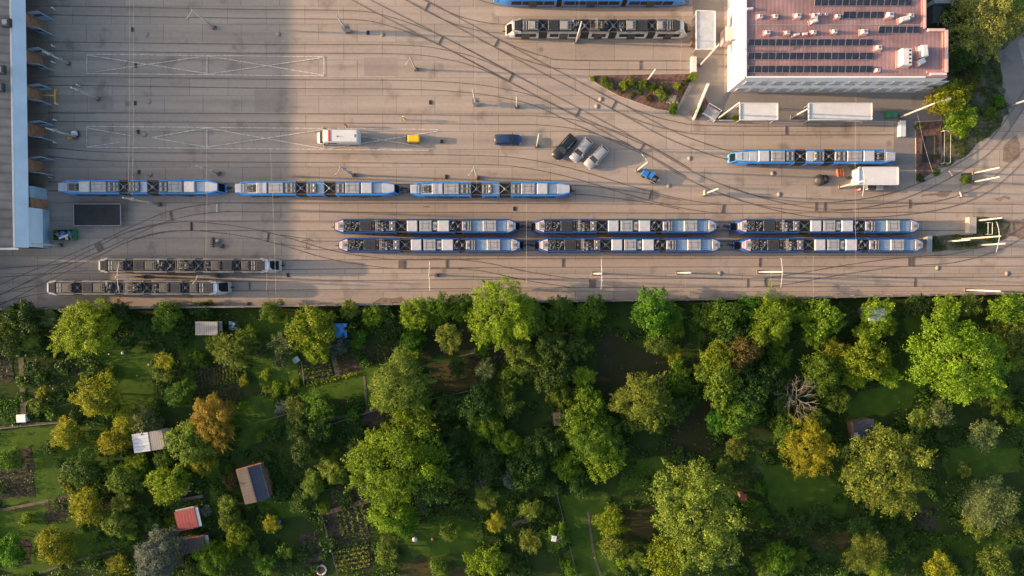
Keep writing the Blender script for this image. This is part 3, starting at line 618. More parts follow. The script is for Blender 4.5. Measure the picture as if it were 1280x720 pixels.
# flat roofs by the office
def canopy(pts, h, label, top='white', n=4, cat='canopy', extra=None):
    q = pxpoly(pts, h); cx = sum(p[0] for p in q)/len(q); cy = sum(p[1] for p in q)/len(q); q = [(p[0]-cx, p[1]-cy) for p in q]
    t = thing('canopy', label, cat, (cx, cy, 0)); m = MB(); m.prism(q, h-.25, h, 'lgrey', top); m.build('roof', t)
    q2 = [(p[0]*.93, p[1]*.9) for p in q]; m = MB()
    for i in range(len(q)):
        a, b = Vector(q[i]), Vector(q[(i+1) % len(q)]); c = (a+b)/2*.985; d = b-a; m.box((c.x, c.y, h), (d.length*.98, .14, .12), 'white', rz=atan2(d.y, d.x))
    m.build('edge_trim', t)
    for p in q2: m = MB(); m.tube((p[0],p[1],0),(p[0],p[1],h-.25),.07,.07,'lgrey'); m.build('post', t)
    return t
t = canopy([(924.5,129),(972.5,129),(972.5,150),(924.5,150)], 2.7, 'shorter of the two flat white shelter roofs below the office', 'white')
t2 = canopy([(1010.5,129),(1090.5,129),(1090.5,150),(1010.5,150)], 2.7, 'longer of the two flat white shelter roofs below the office', 'white')
canopy([(870,13),(894,14),(894,62),(870,62)], 3.0, 'flat pale grey canopy at the platform end beside the office', 'pgrey')
k = canopy([(1073,209),(1123,209),(1123,231),(1073,231)], 2.8, 'white flat roofed kiosk below the right light blue tram', 'white', cat='kiosk')
m = MB(); m.box((0,0,0),(5.9,2.3,2.5),'offw'); m.build('wall', k); m = MB(); m.box((0,-1.18,.1),(.9,.06,2.0),'mgrey'); m.build('door', k)
for dx in (-1.8,1.8): m = MB(); m.box((dx,-1.17,1.0),(1.2,.06,1.0),'winpane'); m.build('window', k)
def boxthing(name, label, cat, c, d, m1, m2=None, rz=0, bev=.05, group=None):
    t = thing(name, label, cat, c, rz, group); m = MB(); m.box((0,0,0), (d[0],d[1],d[2]*.8), m1, bev=min(bev, d[2]*.2)); m.build('body', t)
    m = MB(); m.box((0,0,d[2]*.8), (d[0]+.08,d[1]+.08,d[2]*.2), m2 or m1, bev=min(bev, d[2]*.1)); m.build('lid', t); return t
boxthing('utility_cabinet', 'white open topped cabinet just below the kiosk', 'cabinet', at(1085,235), (.9,.8,1.1), 'white', 'dgrey')
boxthing('utility_cabinet', 'wider grey cabinet below the right half of the kiosk', 'cabinet', at(1096,235), (1.1,.8,1.0), 'lgrey')
boxthing('buffer_wall', 'tall white block at the end of the track above the right light blue tram', 'buffer', at(1125,162), (.9,2.5,.9), 'white', 'white')
boxthing('buffer_wall', 'tall white block at the track end beside the mulch bed tip', 'buffer', at(866,82), (.8,2.4,.8), 'white', 'white')
boxthing('waste_container', 'green bin under the tree end of the lower office path', 'bin', at(1111,144.5), (1.6,.9,1.1), 'green', 'green')
boxthing('cable_drum_box', 'rusty brown crate at the platform edge', 'crate', at(866,54), (.9,1.2,.7), 'wood')
boxthing('buffer_stop', 'pale concrete buffer stop closing the upper dark blue tram track', 'buffer', at(1211,282), (1.15,2.6,1.0), 'pale', 'pale')
boxthing('buffer_stop', 'grey concrete buffer stop touching the lower dark blue tram row', 'buffer', at(1157,305), (.8,2.6,1.1), 'lgrey', 'lgrey')
m = MB(); a, b = Vector(XY(866,150)), Vector(XY(884,106)); d = b-a; c = (a+b)/2; m.box((c.x,c.y,0),(d.length,.3,.9),'white',rz=atan2(d.y,d.x)); tag(m.build('kerb_wall'), 'low white diagonal wall along the narrow mulch bed', 'wall')
m = MB(); a, b = Vector(XY(884,151)), Vector(XY(1120,152.5)); d = b-a; c = (a+b)/2; m.box((c.x,c.y,0),(d.length,.2,.35),'lgrey',rz=atan2(d.y,d.x)); tag(m.build('retaining_kerb'), 'long grey raised kerb between shelters and the upper curved track', 'kerb')
t = thing('garden_stairs', 'small flight of pale steps right of the narrow mulch bed', 'steps', at(888,142), -0.6); m = MB()
for k in range(4): m.box((.6*k-.9,0,0),(.6,1.8,.12+.12*k),'lgrey')
m.build('steps', t)
for dy in (-.95,.95): m = MB(); m.path([(-1.1,dy,0),(-1.1,dy,1),(1.1,dy,1.45),(1.1,dy,.4)],.03,.03,'white'); m.build('handrail', t)
# sunken pit
t = thing('sunken_pit', 'dark square sunken stairwell in the brown bed right of the light blue tram', 'stairwell', at(1159,187)); m = MB()
for (x,y,a,b) in [(0,2.2,2.2,.15),(0,-2.2,2.2,.15),(1.05,0,.15,4.5),(-1.05,0,.15,4.5)]: m.box((x,y,0),(a,b,.35),'dgrey')
m.build('rim', t); m = MB(); m.box((0,0,.02),(1.95,4.25,.19),'dark'); m.build('pit_shade_slab', t)  # near-black slab at ground level, its colour stands in for the pit's shade
t = thing('white_fence_frame', 'narrow white railing frame along the right side of the brown mulch bed', 'railing', at(1179,185)); m = MB()
for (x,y) in [(-.5,2.6),(.5,2.6),(.5,-2.6),(-.5,-2.6)]: m = MB(); m.tube((x,y,0),(x,y,1.1),.04,.04,'white'); m.build('post', t); m = MB(); m.path([(-.5,2.6,1.1),(.5,2.6,1.1),(.5,-2.6,1.1),(-.5,-2.6,1.1),(-.5,2.6,1.1)],.04,.04,'white'); m.build('top_rail', t)
t = thing('gate_frame', 'small pale rectangular frame standing in the verge behind the upper buffer stop', 'frame', at(1233,286)); m = MB()
m.path([(-.35,.95,.9),(.35,.95,.9),(.35,-.95,.9),(-.35,-.95,.9),(-.35,.95,.9)],.04,.04,'white'); m.build('rail', t); 
for x,y in ((-.35,.95),(.35,.95),(.35,-.95),(-.35,-.95)): m = MB(); m.tube((x,y,0),(x,y,.9),.03,.03,'white'); m.build('post', t)
for (x,y,l) in [(1150,236,''),(1183,0,'')][:0]: pass
for (x,y,rz,l) in [(1186,217.5,-1.0,'small pink barrier board on the upper curved track'),(1198,243,-1.2,'small pink barrier board between the curved tracks lower right')]:
    t = thing('barrier_board', l, 'barrier', at(x,y), rz); m = MB(); m.box((0,0,.35),(.9,.06,.3),'pinkcap'); m.build('board', t); 
    for s in (-.35,.35): m = MB(); m.box((s,0,0),(.06,.5,.36),'lgrey'); m.build('foot', t)
t = thing('pallet_stack', 'stack of rusty brown pallets left of the kiosk', 'pallets', at(1050,216), .1); m = MB()
for k in range(6): m.box((-.55+.22*k,0,0),(.12,1.3,.5),'wood' if k%2 else 'orange')
m.build('boards', t)
boxthing('black_crate', 'small black crate below the brown pallets', 'crate', at(1060,222.5), (.5,.4,.5), 'black')
# dark round tank pair left of kiosk
t = thing('covered_heap', 'dark lumpy tarpaulin covered heap left of the white kiosk', 'heap', at(1026,225.5)); m = MB(); m.ball((-.35,0,.2),.95,'dgrey',14,8,.8); m.build('left_mound', t); m = MB(); m.ball((.55,.15,.2),.75,'black',14,8,1.0); m.build('right_mound', t)
# ------------------------------------------------------------ trams
BW = 1.2
def nose_ring(tip, s, n, rec, w, z1):
    """cross-section of the cab at s (0 tip .. 1 full width); tip x, direction sign n"""
def body_mesh(L, side, deck, skirt, tipw, nl, rec, kind, x0, x1, nose0, nose1, edge_w=.2, hi=3.1):
    """one car body between x0 and x1; nose0/nose1 tell whether that end is a cab"""
    st = []
    N = 7
    def prof(t): return tipw+(1-tipw)*sin(min(1, t)*pi/2)**(1.0 if kind != 'A' else 1.2)
    if nose0:
        for i in range(N+1): t = i/N; st.append((x0+nl*t, x0+rec+(nl-rec)*t, prof(t)))
    else: st.append((x0, x0, 1))
    if nose1:
        for i in range(N, -1, -1): t = i/N; st.append((x1-nl*t, x1-rec-(nl-rec)*t, prof(t)))
    else: st.append((x1, x1, 1))
    rings = []
    for xl, xt, w in st:
        W = BW*w; xm = xl+(xt-xl)*.15
        pr = [(xl, -W*.93, .3), (xl, -W, .75), (xm, -W, 1.35), (xt, -W*.97, hi-.22), (xt+(0), -W*.97+.12, hi), (xt, -W*.97+edge_w+.06, hi), (xt, -W*.97+edge_w+.1, hi-.14)]
        pr += [(p[0], -p[1], p[2]) for p in pr[::-1]]
        rings.append(pr)
    m = MB(); K = 14; n = len(rings); vs = [p for r in rings for p in r]
    fs = {side: [], deck: [], skirt: [], 'cgrey': []}
    for i in range(n-1):
        for j in range(K-1):
            mt = deck if j == 6 else (skirt if j in (0, K-2) else ('cgrey' if kind == 'C' and j in (3,4,5,7,8,9) else side))
            fs[mt].append((i*K+j, (i+1)*K+j, (i+1)*K+j+1, i*K+j+1)[::-1])
        fs[skirt].append((i*K+K-1, (i+1)*K+K-1, (i+1)*K, i*K)[::-1])
    fs[side].append(tuple(range(K))); fs[side].append(tuple((n-1)*K+i for i in range(K-1, -1, -1)))
    for k, f in fs.items(): 
        if f: m.add(vs, f, k)
    return m
def windscreen(tip, sg, rec, tipw, mt='glass', nl=2.0):
    m = MB(); W = BW*tipw
    a = tip-sg*.03; xm = tip+sg*rec*.15; xt = tip+sg*rec*.95
    o = -sg*.03
    z0, z1 = 1.35, 2.8
    dx = sg*nl*.18
    vs = [(xm+o, -W*.8, z0), (xm+o, W*.8, z0), (xt+o, W*.8, z1), (xt+o, -W*.8, z1)]
    m.add(vs, [(0,1,2,3), (3,2,1,0)], mt)
    w2 = BW*(tipw+(1-tipw)*sin(.18*pi/2))
    for s in (-1, 1):
        m.add([(xm+o, s*W*.8, z0), (xm+o+dx, s*(w2+.03), z0), (xt+o+dx*.9, s*(w2*.97+.03), z1-.1), (xt+o, s*W*.8, z1)], [(0,1,2,3), (3,2,1,0)], mt)
    return m
def unit(k, x, w, d, r, z=2.97):
    """roof equipment of one kind, centred on x"""
    m = MB(); h = .42
    if k == 'w': m.box((x,0,z),(w,d,h),'tlid',bev=.07); m.box((x,0,z+h),(w*.9,d*.88,.02),'tlid')
    elif k == 'p':
        m.box((x,0,z),(w,d,h*.9),'lgrey',bev=.08)
        for s in (-.22,.22): m.box((x,s*d,z+h*.9),(w*.92,.05,.03),'mgrey')
        for s in (-.25,.25): m.box((x+s*w,0,z+h*.9),(.05,d*.8,.02),'mgrey')
    elif k == 'g':
        m.box((x,0,z),(w,d*.95,h*.7),'mgrey')
        for q in range(3):
            for s in (-1,1): m.box((x+(q-1)*w*.28,s*d*.22,z+h*.7),(w*.2,d*.34,.06),'lgrey' if (q+s)%2 else 'dgrey')
    elif k == 'n':
        m.box((x,0,z),(w,d*.93,h*.8),'dgrey',bev=.06); n = max(3,int(w/.22))
        for q in range(n): m.box((x-w/2+w*(q+.5)/n,0,z+h*.8),(.05,d*.8,.03),'black')
    elif k == 'm':
        m.box((x,0,z),(w,d*.93,h*.85),'mgrey',bev=.06); n = max(3,int(w/.22))
        for q in range(n): m.box((x-w/2+w*(q+.5)/n,0,z+h*.85),(.05,d*.8,.05),'dgrey')
    elif k == 'v':   # grey cover with three round fans
        m.box((x,0,z),(w,d*.9,h),'mgrey',bev=.06); m.box((x-w*.12,0,z+h),(w*.55,d*.7,.03),'lgrey')
        for q in range(3): m.tube((x+w*.3,(q-1)*d*.25,z+h),(x+w*.22,(q-1)*d*.25,z+h+.05),.13,.13,'black',10)
    elif k == 'u':
        m.box((x,0,z),(w,d*.9,h),'dgrey',bev=.05); m.box((x-w*.12,0,z+h),(w*.55,d*.6,.03),'dgrey')
        for q in range(3): m.tube((x+w*.3,(q-1)*d*.25,z+h),(x+w*.3,(q-1)*d*.25,z+h+.05),.13,.13,'black',10)
    elif k == 'r':   # resistor rack
        m.box((x,0,z),(w,d*.93,.12),'cdeck')
        n = int(w/.3)
        for q in range(n):
            for s in range(3): m.box((x-w/2+w*(q+.5)/n, (s-1)*d*.3, z+.12),(.16,d*.24,.26),r.choice(['dgrey','mgrey','dgrey','black']))
        for s in (-.47,.47): m.box((x,s*d,z),(w,.06,.5),'mgrey')
    elif k == 'd':
        m.box((x,0,z),(w,d*.96,.06),'cdeck')
        for q in range(int(w*9)):
            m.box((x+r.uniform(-.42,.42)*w, r.uniform(-.4,.4)*d, z+.06),(r.uniform(.12,.55),r.uniform(.08,.45),r.uniform(.1,.34)),r.choice(['dgrey','black','mgrey','dgrey','black','dgrey','lgrey']),rz=r.choice([0,0,0,.5]))
        for q in range(3): m.path([(x-w*.45,r.uniform(-.4,.4)*d,z+.35),(x,r.uniform(-.4,.4)*d,z+.4),(x+w*.45,r.uniform(-.4,.4)*d,z+.35)],.035,.035,'mgrey',5)
    elif k == 's': m.box((x,0,z),(w,d*.8,h*.7),'lgrey',bev=.05); m.box((x,0,z+h*.7),(w*.4,d*.3,.08),'mgrey')
    elif k == 'f': m.box((x,0,z),(w,d*.98,.13),'pgrey',bev=.03)
    elif k == 'b': m.box((x,0,z),(w,d*.98,.13),'bdeck',bev=.03); m.box((x,-d*.2,z+.13),(w*.9,.04,.02),'pgrey')
    elif k == 'o': m.box((x,0,z),(w,d*.9,h),'mgrey',bev=.05); [m.tube((x,s*d*.25,z+h),(x,s*d*.25,z+h+.04),.22,.22,'lgrey',12) for s in (-1,1)]
    return m
DARK = [False]
def panto(x, z=3.0):
    m = MB(); m.box((x,0,z),(1.7,1.1,.1),'dgrey')
    for s in (-.5,.5):
        m.tube((x-.8,s,z+.1),(x+.7,s*.6,z+.55),.04,.03,'mgrey'); m.tube((x+.7,s*.6,z+.55),(x-.5,s*.5,z+.85),.03,.03,'mgrey')
    for q in (-.62,-.4): m.tube((x+q,-.95,z+.88),(x+q,.95,z+.88),.035,.035,'lgrey')
    for s in (-.4,0,.4): m.box((x+.3,s,z+.1),(.2,.2,.25),'lgrey')
    return m
def bogie(x):
    m = MB()
    for dx in (-.85,.85):
        for s in (-1,1): m.tube((x+dx,s*.66,.36),(x+dx,s*.82,.36),.33,.33,'dgrey',16)
        m.tube((x+dx,-.7,.36),(x+dx,.7,.36),.08,.08,'black')
    m.box((x,0,.3),(2.4,1.2,.3),'black'); return m
def make_tram(kind, L, label, group=None):
    r = random.Random(hash(kind) % 97 if False else ord(kind))
    S = dict(A=dict(side='ablue', deck='adeck', skirt='mgrey', tipw=.62, nl=2.6, rec=.55, ew=.2, u0=60, u1=1178, bel=[(490,562),(682,758)],
                    roof=[('f',80,140),('P',150,225),('w',226,298),('p',308,408),('g',418,475),('s',476,488),('g',562,603),('o',606,632),('f',634,680),('g',766,822),('p',828,920),('w',936,1006),('f',1016,1066),('f',1070,1130)]),
             B=dict(side='bblue', deck='cdeck', skirt='dgrey', tipw=.55, nl=2.0, rec=.7, ew=.17, u0=35, u1=1205, bel=[(440,505),(805,845)],
                    roof=[('s',78,118),('d',120,165),('d',168,210),('n',215,290),('r',292,345),('d',346,398),('o',400,436),('w',508,572),('p',585,660),('s',666,692),('w',698,768),('d',772,804),('s',848,872),('g',880,906),('b',908,974),('p',976,1060),('b',1062,1125),('s',1130,1165)]),
             C=dict(side='cbody', deck='cdeck', skirt='mgrey', tipw=.68, nl=1.5, rec=1.15, ew=.16, u0=35, u1=965, bel=[(203,246),(413,456),(556,596),(750,790)],
                    roof=[('n',80,116),('g',120,146),('v',150,200),('n',250,302),('v',308,366),('d',368,410),('r',458,508),('d',510,552),('d',600,636),('v',640,688),('n',692,746),('v',794,834),('g',838,864),('n',868,908)]),
             T=dict(side='ablue', deck='adeck', skirt='mgrey', tipw=.5, nl=2.8, rec=.7, ew=.3, u0=0, u1=1000, bel=[(320,345),(650,675)],
                    roof=[('w',80,150),('p',170,260),('g',265,310),('P',360,440),('w',460,540),('p',550,640),('g',690,740),('p',750,840),('w',850,900)]))[kind]
    t = thing('tram', label, 'tram', (0,0,0), 0, group)
    X = lambda u: -L/2+(u-S['u0'])/(S['u1']-S['u0'])*L
    cuts = [S['u0']]; 
    for a, b in S['bel']: cuts += [a, b]
    cuts.append(S['u1'])
    for i in range(0, len(cuts), 2):
        x0, x1 = X(cuts[i]), X(cuts[i+1]); n0 = i == 0; n1 = i == len(cuts)-2
        body_mesh(L, S['side'], S['deck'] if not (kind == 'B' and n1) else 'bdeck', S['skirt'], S['tipw'], S['nl'], S['rec'], kind, x0, x1, n0, n1, S['ew']).build('car_body', t)
        xa = x0+(S['nl'] if n0 else .35); xb = x1-(S['nl'] if n1 else .35)
        nW = max(1, int((xb-xa)/1.5)); pw = (xb-xa)/nW
        for s in (-1, 1):
            m = MB()
            for q in range(nW):
                x = xa+pw*(q+.5); e = BW+.012
                m.add([(x-pw*.46,s*e,1.42),(x+pw*.46,s*e,1.42),(x+pw*.46,s*(e-.028),2.72),(x-pw*.46,s*(e-.028),2.72)], [(0,1,2,3),(3,2,1,0)], 'glass')
            m.build('side_window', t)
        for s in (-1, 1):
            if xb-xa > 2.2: 
                m = MB(); x = (xa+xb)/2; m.box((x,s*(BW+.005),.42),(1.3,.05,2.2),'dgrey' if kind != 'C' else 'glass'); m.box((x,s*(BW+.01),.42),(.04,.07,2.2),'black'); m.build('door', t)
        bogie((x0+x1)/2 if not (n0 or n1) else ((x0+X(cuts[1])*0+3.2) if n0 else x1-3.2)).build('bogie', t)
        if n0 or n1:
            tip, sg = (x0, 1) if n0 else (x1, -1)
            windscreen(tip, sg, S['rec'], S['tipw'], 'glass', S['nl']).build('windscreen', t)
            for s in (-.55, .55): m = MB(); m.tube((tip-sg*.02,s*S['tipw']*1.3,.95),(tip-sg*.06,s*S['tipw']*1.3,.95),.12,.12,'lampw',12); m.build('headlight', t)
            m = MB(); m.tube((tip+sg*.3,0,.55),(tip-sg*.55,0,.55),.11,.09,'black',8); m.build('coupler', t)
            # white or pale cab roof dome
            m = MB(); xr = tip+sg*S['rec']; W = BW*S['tipw']; cm = {'A':'pgrey','B':'pinkcap' if n0 else 'tlid','C':'white','T':'pgrey'}[kind]; ln = {'A':.9,'B':1.3,'C':1.0,'T':1.}[kind]
            k2 = .98 if kind == 'C' else .86; v = []
            st = [(0,.0),(.25,.25),(.5,.5),(.8,.8),(1,1)]
            for a, b in st:
                ww = BW*(S['tipw']+(1-S['tipw'])*sin(a*ln/S['nl']*pi/2))*k2; xx = xr+sg*a*ln
                v += [(xx,-ww,3.06+.0),(xx,-ww*.6,3.16),(xx,ww*.6,3.16),(xx,ww,3.06)]
            f = [(4*i+j,4*i+j+1,4*i+5+j,4*i+4+j) for i in range(4) for j in range(3)]+[(0,1,2,3)]
            m.add([(p[0],p[1],p[2]) for p in v], f if sg < 0 else [q[::-1] for q in f], cm); m.add([(p[0]-sg*.0,p[1],p[2]-.2) for p in v[:4]]+v[:4], [(0,1,5,4),(1,2,6,5),(2,3,7,6)], cm); m.build('cab_roof', t)
            if kind == 'C':
                m = MB()
                for s in (-1,1):
                    vs = []
                    for i in range(6):
                        a = i/5; xx = xr-sg*.05+sg*a*1.4; ww = BW*(S['tipw']+(1-S['tipw'])*sin(min(1,a*1.4/S['nl'])*pi/2)); vs += [(xx,s*(ww+.02),2.95),(xx,s*(ww-.28),3.2)]
                    m.add(vs, [(2*i,2*i+1,2*i+3,2*i+2) for i in range(5)]+[(2*i,2*i+1,2*i+3,2*i+2)[::-1] for i in range(5)], 'white')
                m.build('cab_cowl', t)
    for a, b in S['bel']:
        x0, x1 = X(a), X(b); m = MB(); n = 6
        for q in range(n):
            x = x0+(x1-x0)*(q+.5)/n; m.box((x,0,.4),((x1-x0)/n*.7,2.2,2.5),'black'); 
        m.box(((x0+x1)/2,0,.45),(x1-x0,2.1,2.4),'dgrey'); o = m.build('bellows', t)
        m = MB(); xc = (x0+x1)/2
        for s in (-1,1): m.tube((x0-.1,-s*.8,3.05),(x1+.1,s*.8,3.05),.06,.06,'mgrey')
        m.tube((xc,0,2.9),(xc,0,3.15),.28,.24,'mgrey',12)
        for s in (-.95,.95): m.box((xc,s,2.9),((x1-x0)*1.05,.12,.14),'dgrey')
        m.build('roof_link', o)
        if kind in 'BT' or kind == 'A':
            bogie(xc).build('bogie', t)
    for k, a, b in S['roof']:
        if DARK[0] and k == 'v': k = 'u'
        x = (X(a)+X(b))/2; w = X(b)-X(a)
        if k == 'P': panto(x).build('pantograph', t); continue
        d = {'A':1.68,'B':1.72,'C':1.66,'T':1.5}[kind]
        if kind == 'A' and b > 1065: d = 1.5
        if kind == 'A' and a < 100: d = 1.4
        if kind == 'B' and (b > 1125 or a < 90): d = 1.5
        unit(k, x, w, d, r).build('roof_unit', t)
    if kind == 'C': panto((X(458)+X(552))/2, 3.25).build('pantograph', t)
    if kind == 'B': panto((X(292)+X(398))/2, 3.2).build('pantograph', t)
    # side rails so the deck edge is not bare
    m = MB()
    for s in (-1,1): m.box((0,s*(BW-.33),2.96),(L*.82,.04,.1),'dgrey')
    m.build('roof_rail', t)
    return t
def place_trams(kind, L, spots, group):
    proto = None
    for (xa, xb, yy, label, flip) in spots:
        if proto is None: proto = o = make_tram(kind, L, label, group)
        else: o = copy_tree(proto); tag(o, label)
        c = at((xa+xb)/2, yy, 2.3); o.location = (c.x, c.y, .06); o.rotation_euler[2] = pi if flip else 0
place_trams('A', 26.3, [(71,281,234.5,'leftmost light blue tram of the coupled row of three',False),(292,499,236,'middle light blue tram of the coupled row of three',False),(512,714,237,'rightmost light blue tram of the coupled row of three',False),
    (911,1122,196.5,'lone light blue tram on the right above the white kiosk',True)], 'light blue trams')
place_trams('B', 30.1, [(417,648,283,'left dark blue tram of the upper dark blue row',False),(665,898,283,'middle dark blue tram of the upper dark blue row',False),(916,1149,283,'right dark blue tram of the upper row, facing the buffer stop gap',False),
    (423,652,306.5,'left dark blue tram of the lower dark blue row',False),(671,901,306.5,'middle dark blue tram of the lower dark blue row',False),(922,1153,306.5,'right dark blue tram of the lower row, touching the grey buffer',False)], 'dark blue trams')
DARK[0] = True; _g = M['mgrey']; M['mgrey'] = mat('darker_grey_metal', (0.08, 0.078, 0.077), 0.6, var=0.3, scale=2.5)  # darker mid grey for roof gear of the two lower left trams
place_trams('C', 29.4, [(115,351,332,'upper of two white nosed dark roofed trams at lower left',False),(48,290,359.5,'lower of two white nosed dark roofed trams beside the garden wall',False)], 'white nosed trams')
DARK[0] = False; M['mgrey'] = _g
place_trams('C', 29.4, [(632,862,34.5,'white nosed dark roofed tram at the top platform',False)], 'white nosed trams')
place_trams('T', 31.5, [(617,864,-6,'bright blue tram cut by the top edge of the photo',False)], None)
def coupler(x, y, l):
    t = thing('coupling_drawbar', l, 'drawbar', at(x,y)); m = MB(); m.box((0,0,.45),(1.3,.25,.18),'dgrey'); m.build('bar', t); m = MB(); m.tube((-.5,.3,.6),(.5,-.3,.6),.05,.05,'black'); m.build('cable', t)
for x, y, l in [(287,235,'black drawbar between the left and middle light blue trams'),(506,236,'black drawbar between the middle and right light blue trams'),(656,283,'drawbar joining left and middle trams of the upper dark blue row'),(907,283,'drawbar joining middle and right trams of the upper dark blue row'),
    (661,306,'drawbar joining left and middle trams of the lower dark blue row'),(912,306,'drawbar joining middle and right trams of the lower dark blue row')]: coupler(x, y, l)
# ------------------------------------------------------------ road vehicles
def car(label, p, ang, paint, L=4.5, W=1.78, Hc=1.5, cat='car', name='parked_car', estate=True, group=None, redband=False):
    t = thing(name, label, cat, p, ang, group)   # front at +x
    m = MB(); st = [(-L/2,.80,.55,.75),(-L/2+.15,.93,.32,1.0),(-L*.35,1,.28,1.0),(0,1,.28,.98),(L*.22,1,.28,.95),(L*.36,.97,.28,.86),(L*.46,.88,.3,.76),(L/2,.66,.42,.66)]
    vs = []
    for x, w, z0, z1 in st:
        ww = W/2*w; vs += [(x,-ww*.92,z0),(x,-ww,z0+.2),(x,-ww,z1-.15),(x,-ww*.86,z1),(x,ww*.86,z1),(x,ww,z1-.15),(x,ww,z0+.2),(x,ww*.92,z0)]
    n = len(st); f = [(i*8+j,(i*8+(j+1)%8),((i+1)*8+(j+1)%8),((i+1)*8+j)) for i in range(n-1) for j in range(8)]
    m.add(vs, [q[::-1] for q in f]+[tuple(range(8)), tuple((n-1)*8+7-i for i in range(8))], paint, True); m.build('body', t)
    r0 = -L*.47 if estate else -L*.36; r1 = -L*.38 if estate else -L*.2; f1 = L*.06; f0 = L*.23
    w0, w1 = W/2*.88, W/2*.70; z0, z1 = .93, Hc
    m = MB(); B = [(r0,-w0*.93,z0),(f0,-w0*.93,z0-.03),(f0,w0*.93,z0-.03),(r0,w0*.93,z0)]; T = [(r1,-w1,z1-.04),(f1,-w1,z1-.04),(f1,w1,z1-.04),(r1,w1,z1-.04)]
    m.add(B+T, [(0,1,5,4),(1,2,6,5),(2,3,7,6),(3,0,4,7)], 'glass'); m.build('windows', t)
    m = MB(); e = .03; xs = [r1-e, r1+.3, f1-.3, f1+e]
    vs = []
    for x, k in zip(xs, (0,.04,.04,0)): vs += [(x,-w1-e,z1-.06+k),(x,-w1*.7,z1+k),(x,w1*.7,z1+k),(x,w1+e,z1-.06+k)]
    m.add(vs, [(4*i+j,4*i+4+j,4*i+5+j,4*i+j+1) for i in range(3) for j in range(3)], paint, True); m.add([vs[0],vs[3],vs[15],vs[12]], [(0,1,2,3)], paint)
    for s in (-1,1):
        m.tube((f0,s*w0*.93,z0-.03),(f1,s*w1,z1-.04),.035,.035,paint,6); m.tube((r0,s*w0*.93,z0),(r1,s*w1,z1-.04),.05,.05,paint,6)
        xm = (f1+r1)/2; m.tube((xm,s*w0*.93,z0),(xm,s*w1,z1-.04),.04,.04,paint,6)
    m.build('roof', t)
    for sx in (-L*.31, L*.31):
        for s in (-1,1):
            m = MB(); m.tube((sx,s*(W/2-.2),.32),(sx,s*(W/2+.01),.32),.32,.32,'black',18); o = m.build('wheel', t); m = MB(); m.tube((sx,s*(W/2+.01),.32),(sx,s*(W/2+.02),.32),.2,.2,'lgrey',12); m.build('rim', o)
    for s in (-1,1):
        m = MB(); m.box((L*.455,s*W*.33,.6),(.28,.3,.12),'lampw',rz=-s*.5,bev=.03); m.build('headlight', t)
        m = MB(); m.box((-L*.485,s*W*.36,.7),(.1,.25,.15),'red',bev=.02); m.build('tail_light', t)
        m = MB(); m.box((L*.17,s*(W/2+.08),.95),(.14,.2,.13),paint,bev=.03); m.build('mirror', t)
        m = MB(); m.tube((r1+.2,s*w1*.95,z1+.03),(f1-.3,s*w1*.95,z1+.03),.02,.02,'dgrey' if paint != 'carblack' else 'lgrey',5); m.build('roof_rail', t)
    return t
P = lambda x, y: at(x, y, .7)*Vector((1,1,0)) if False else Vector((at(x,y,.7).x, at(x,y,.7).y, 0))
car('blue parked car standing alone right of the yellow cart', P(634.5,174.5), 0.0, 'carblue', L=4.4, W=1.7)
car('black parked estate car with pale roof rails left of the silver cars', P(705.5,184), R(228), 'carblack', L=4.7, W=1.85)
car('left silver car, beside the black car', P(726.5,187.5), R(231), 'carsilver', L=4.45, W=1.78, group='silver cars')
car('right silver car, last of the three slanted parked cars', P(745.5,196.5), R(225), 'carsilver', L=4.5, W=1.78, group='silver cars')
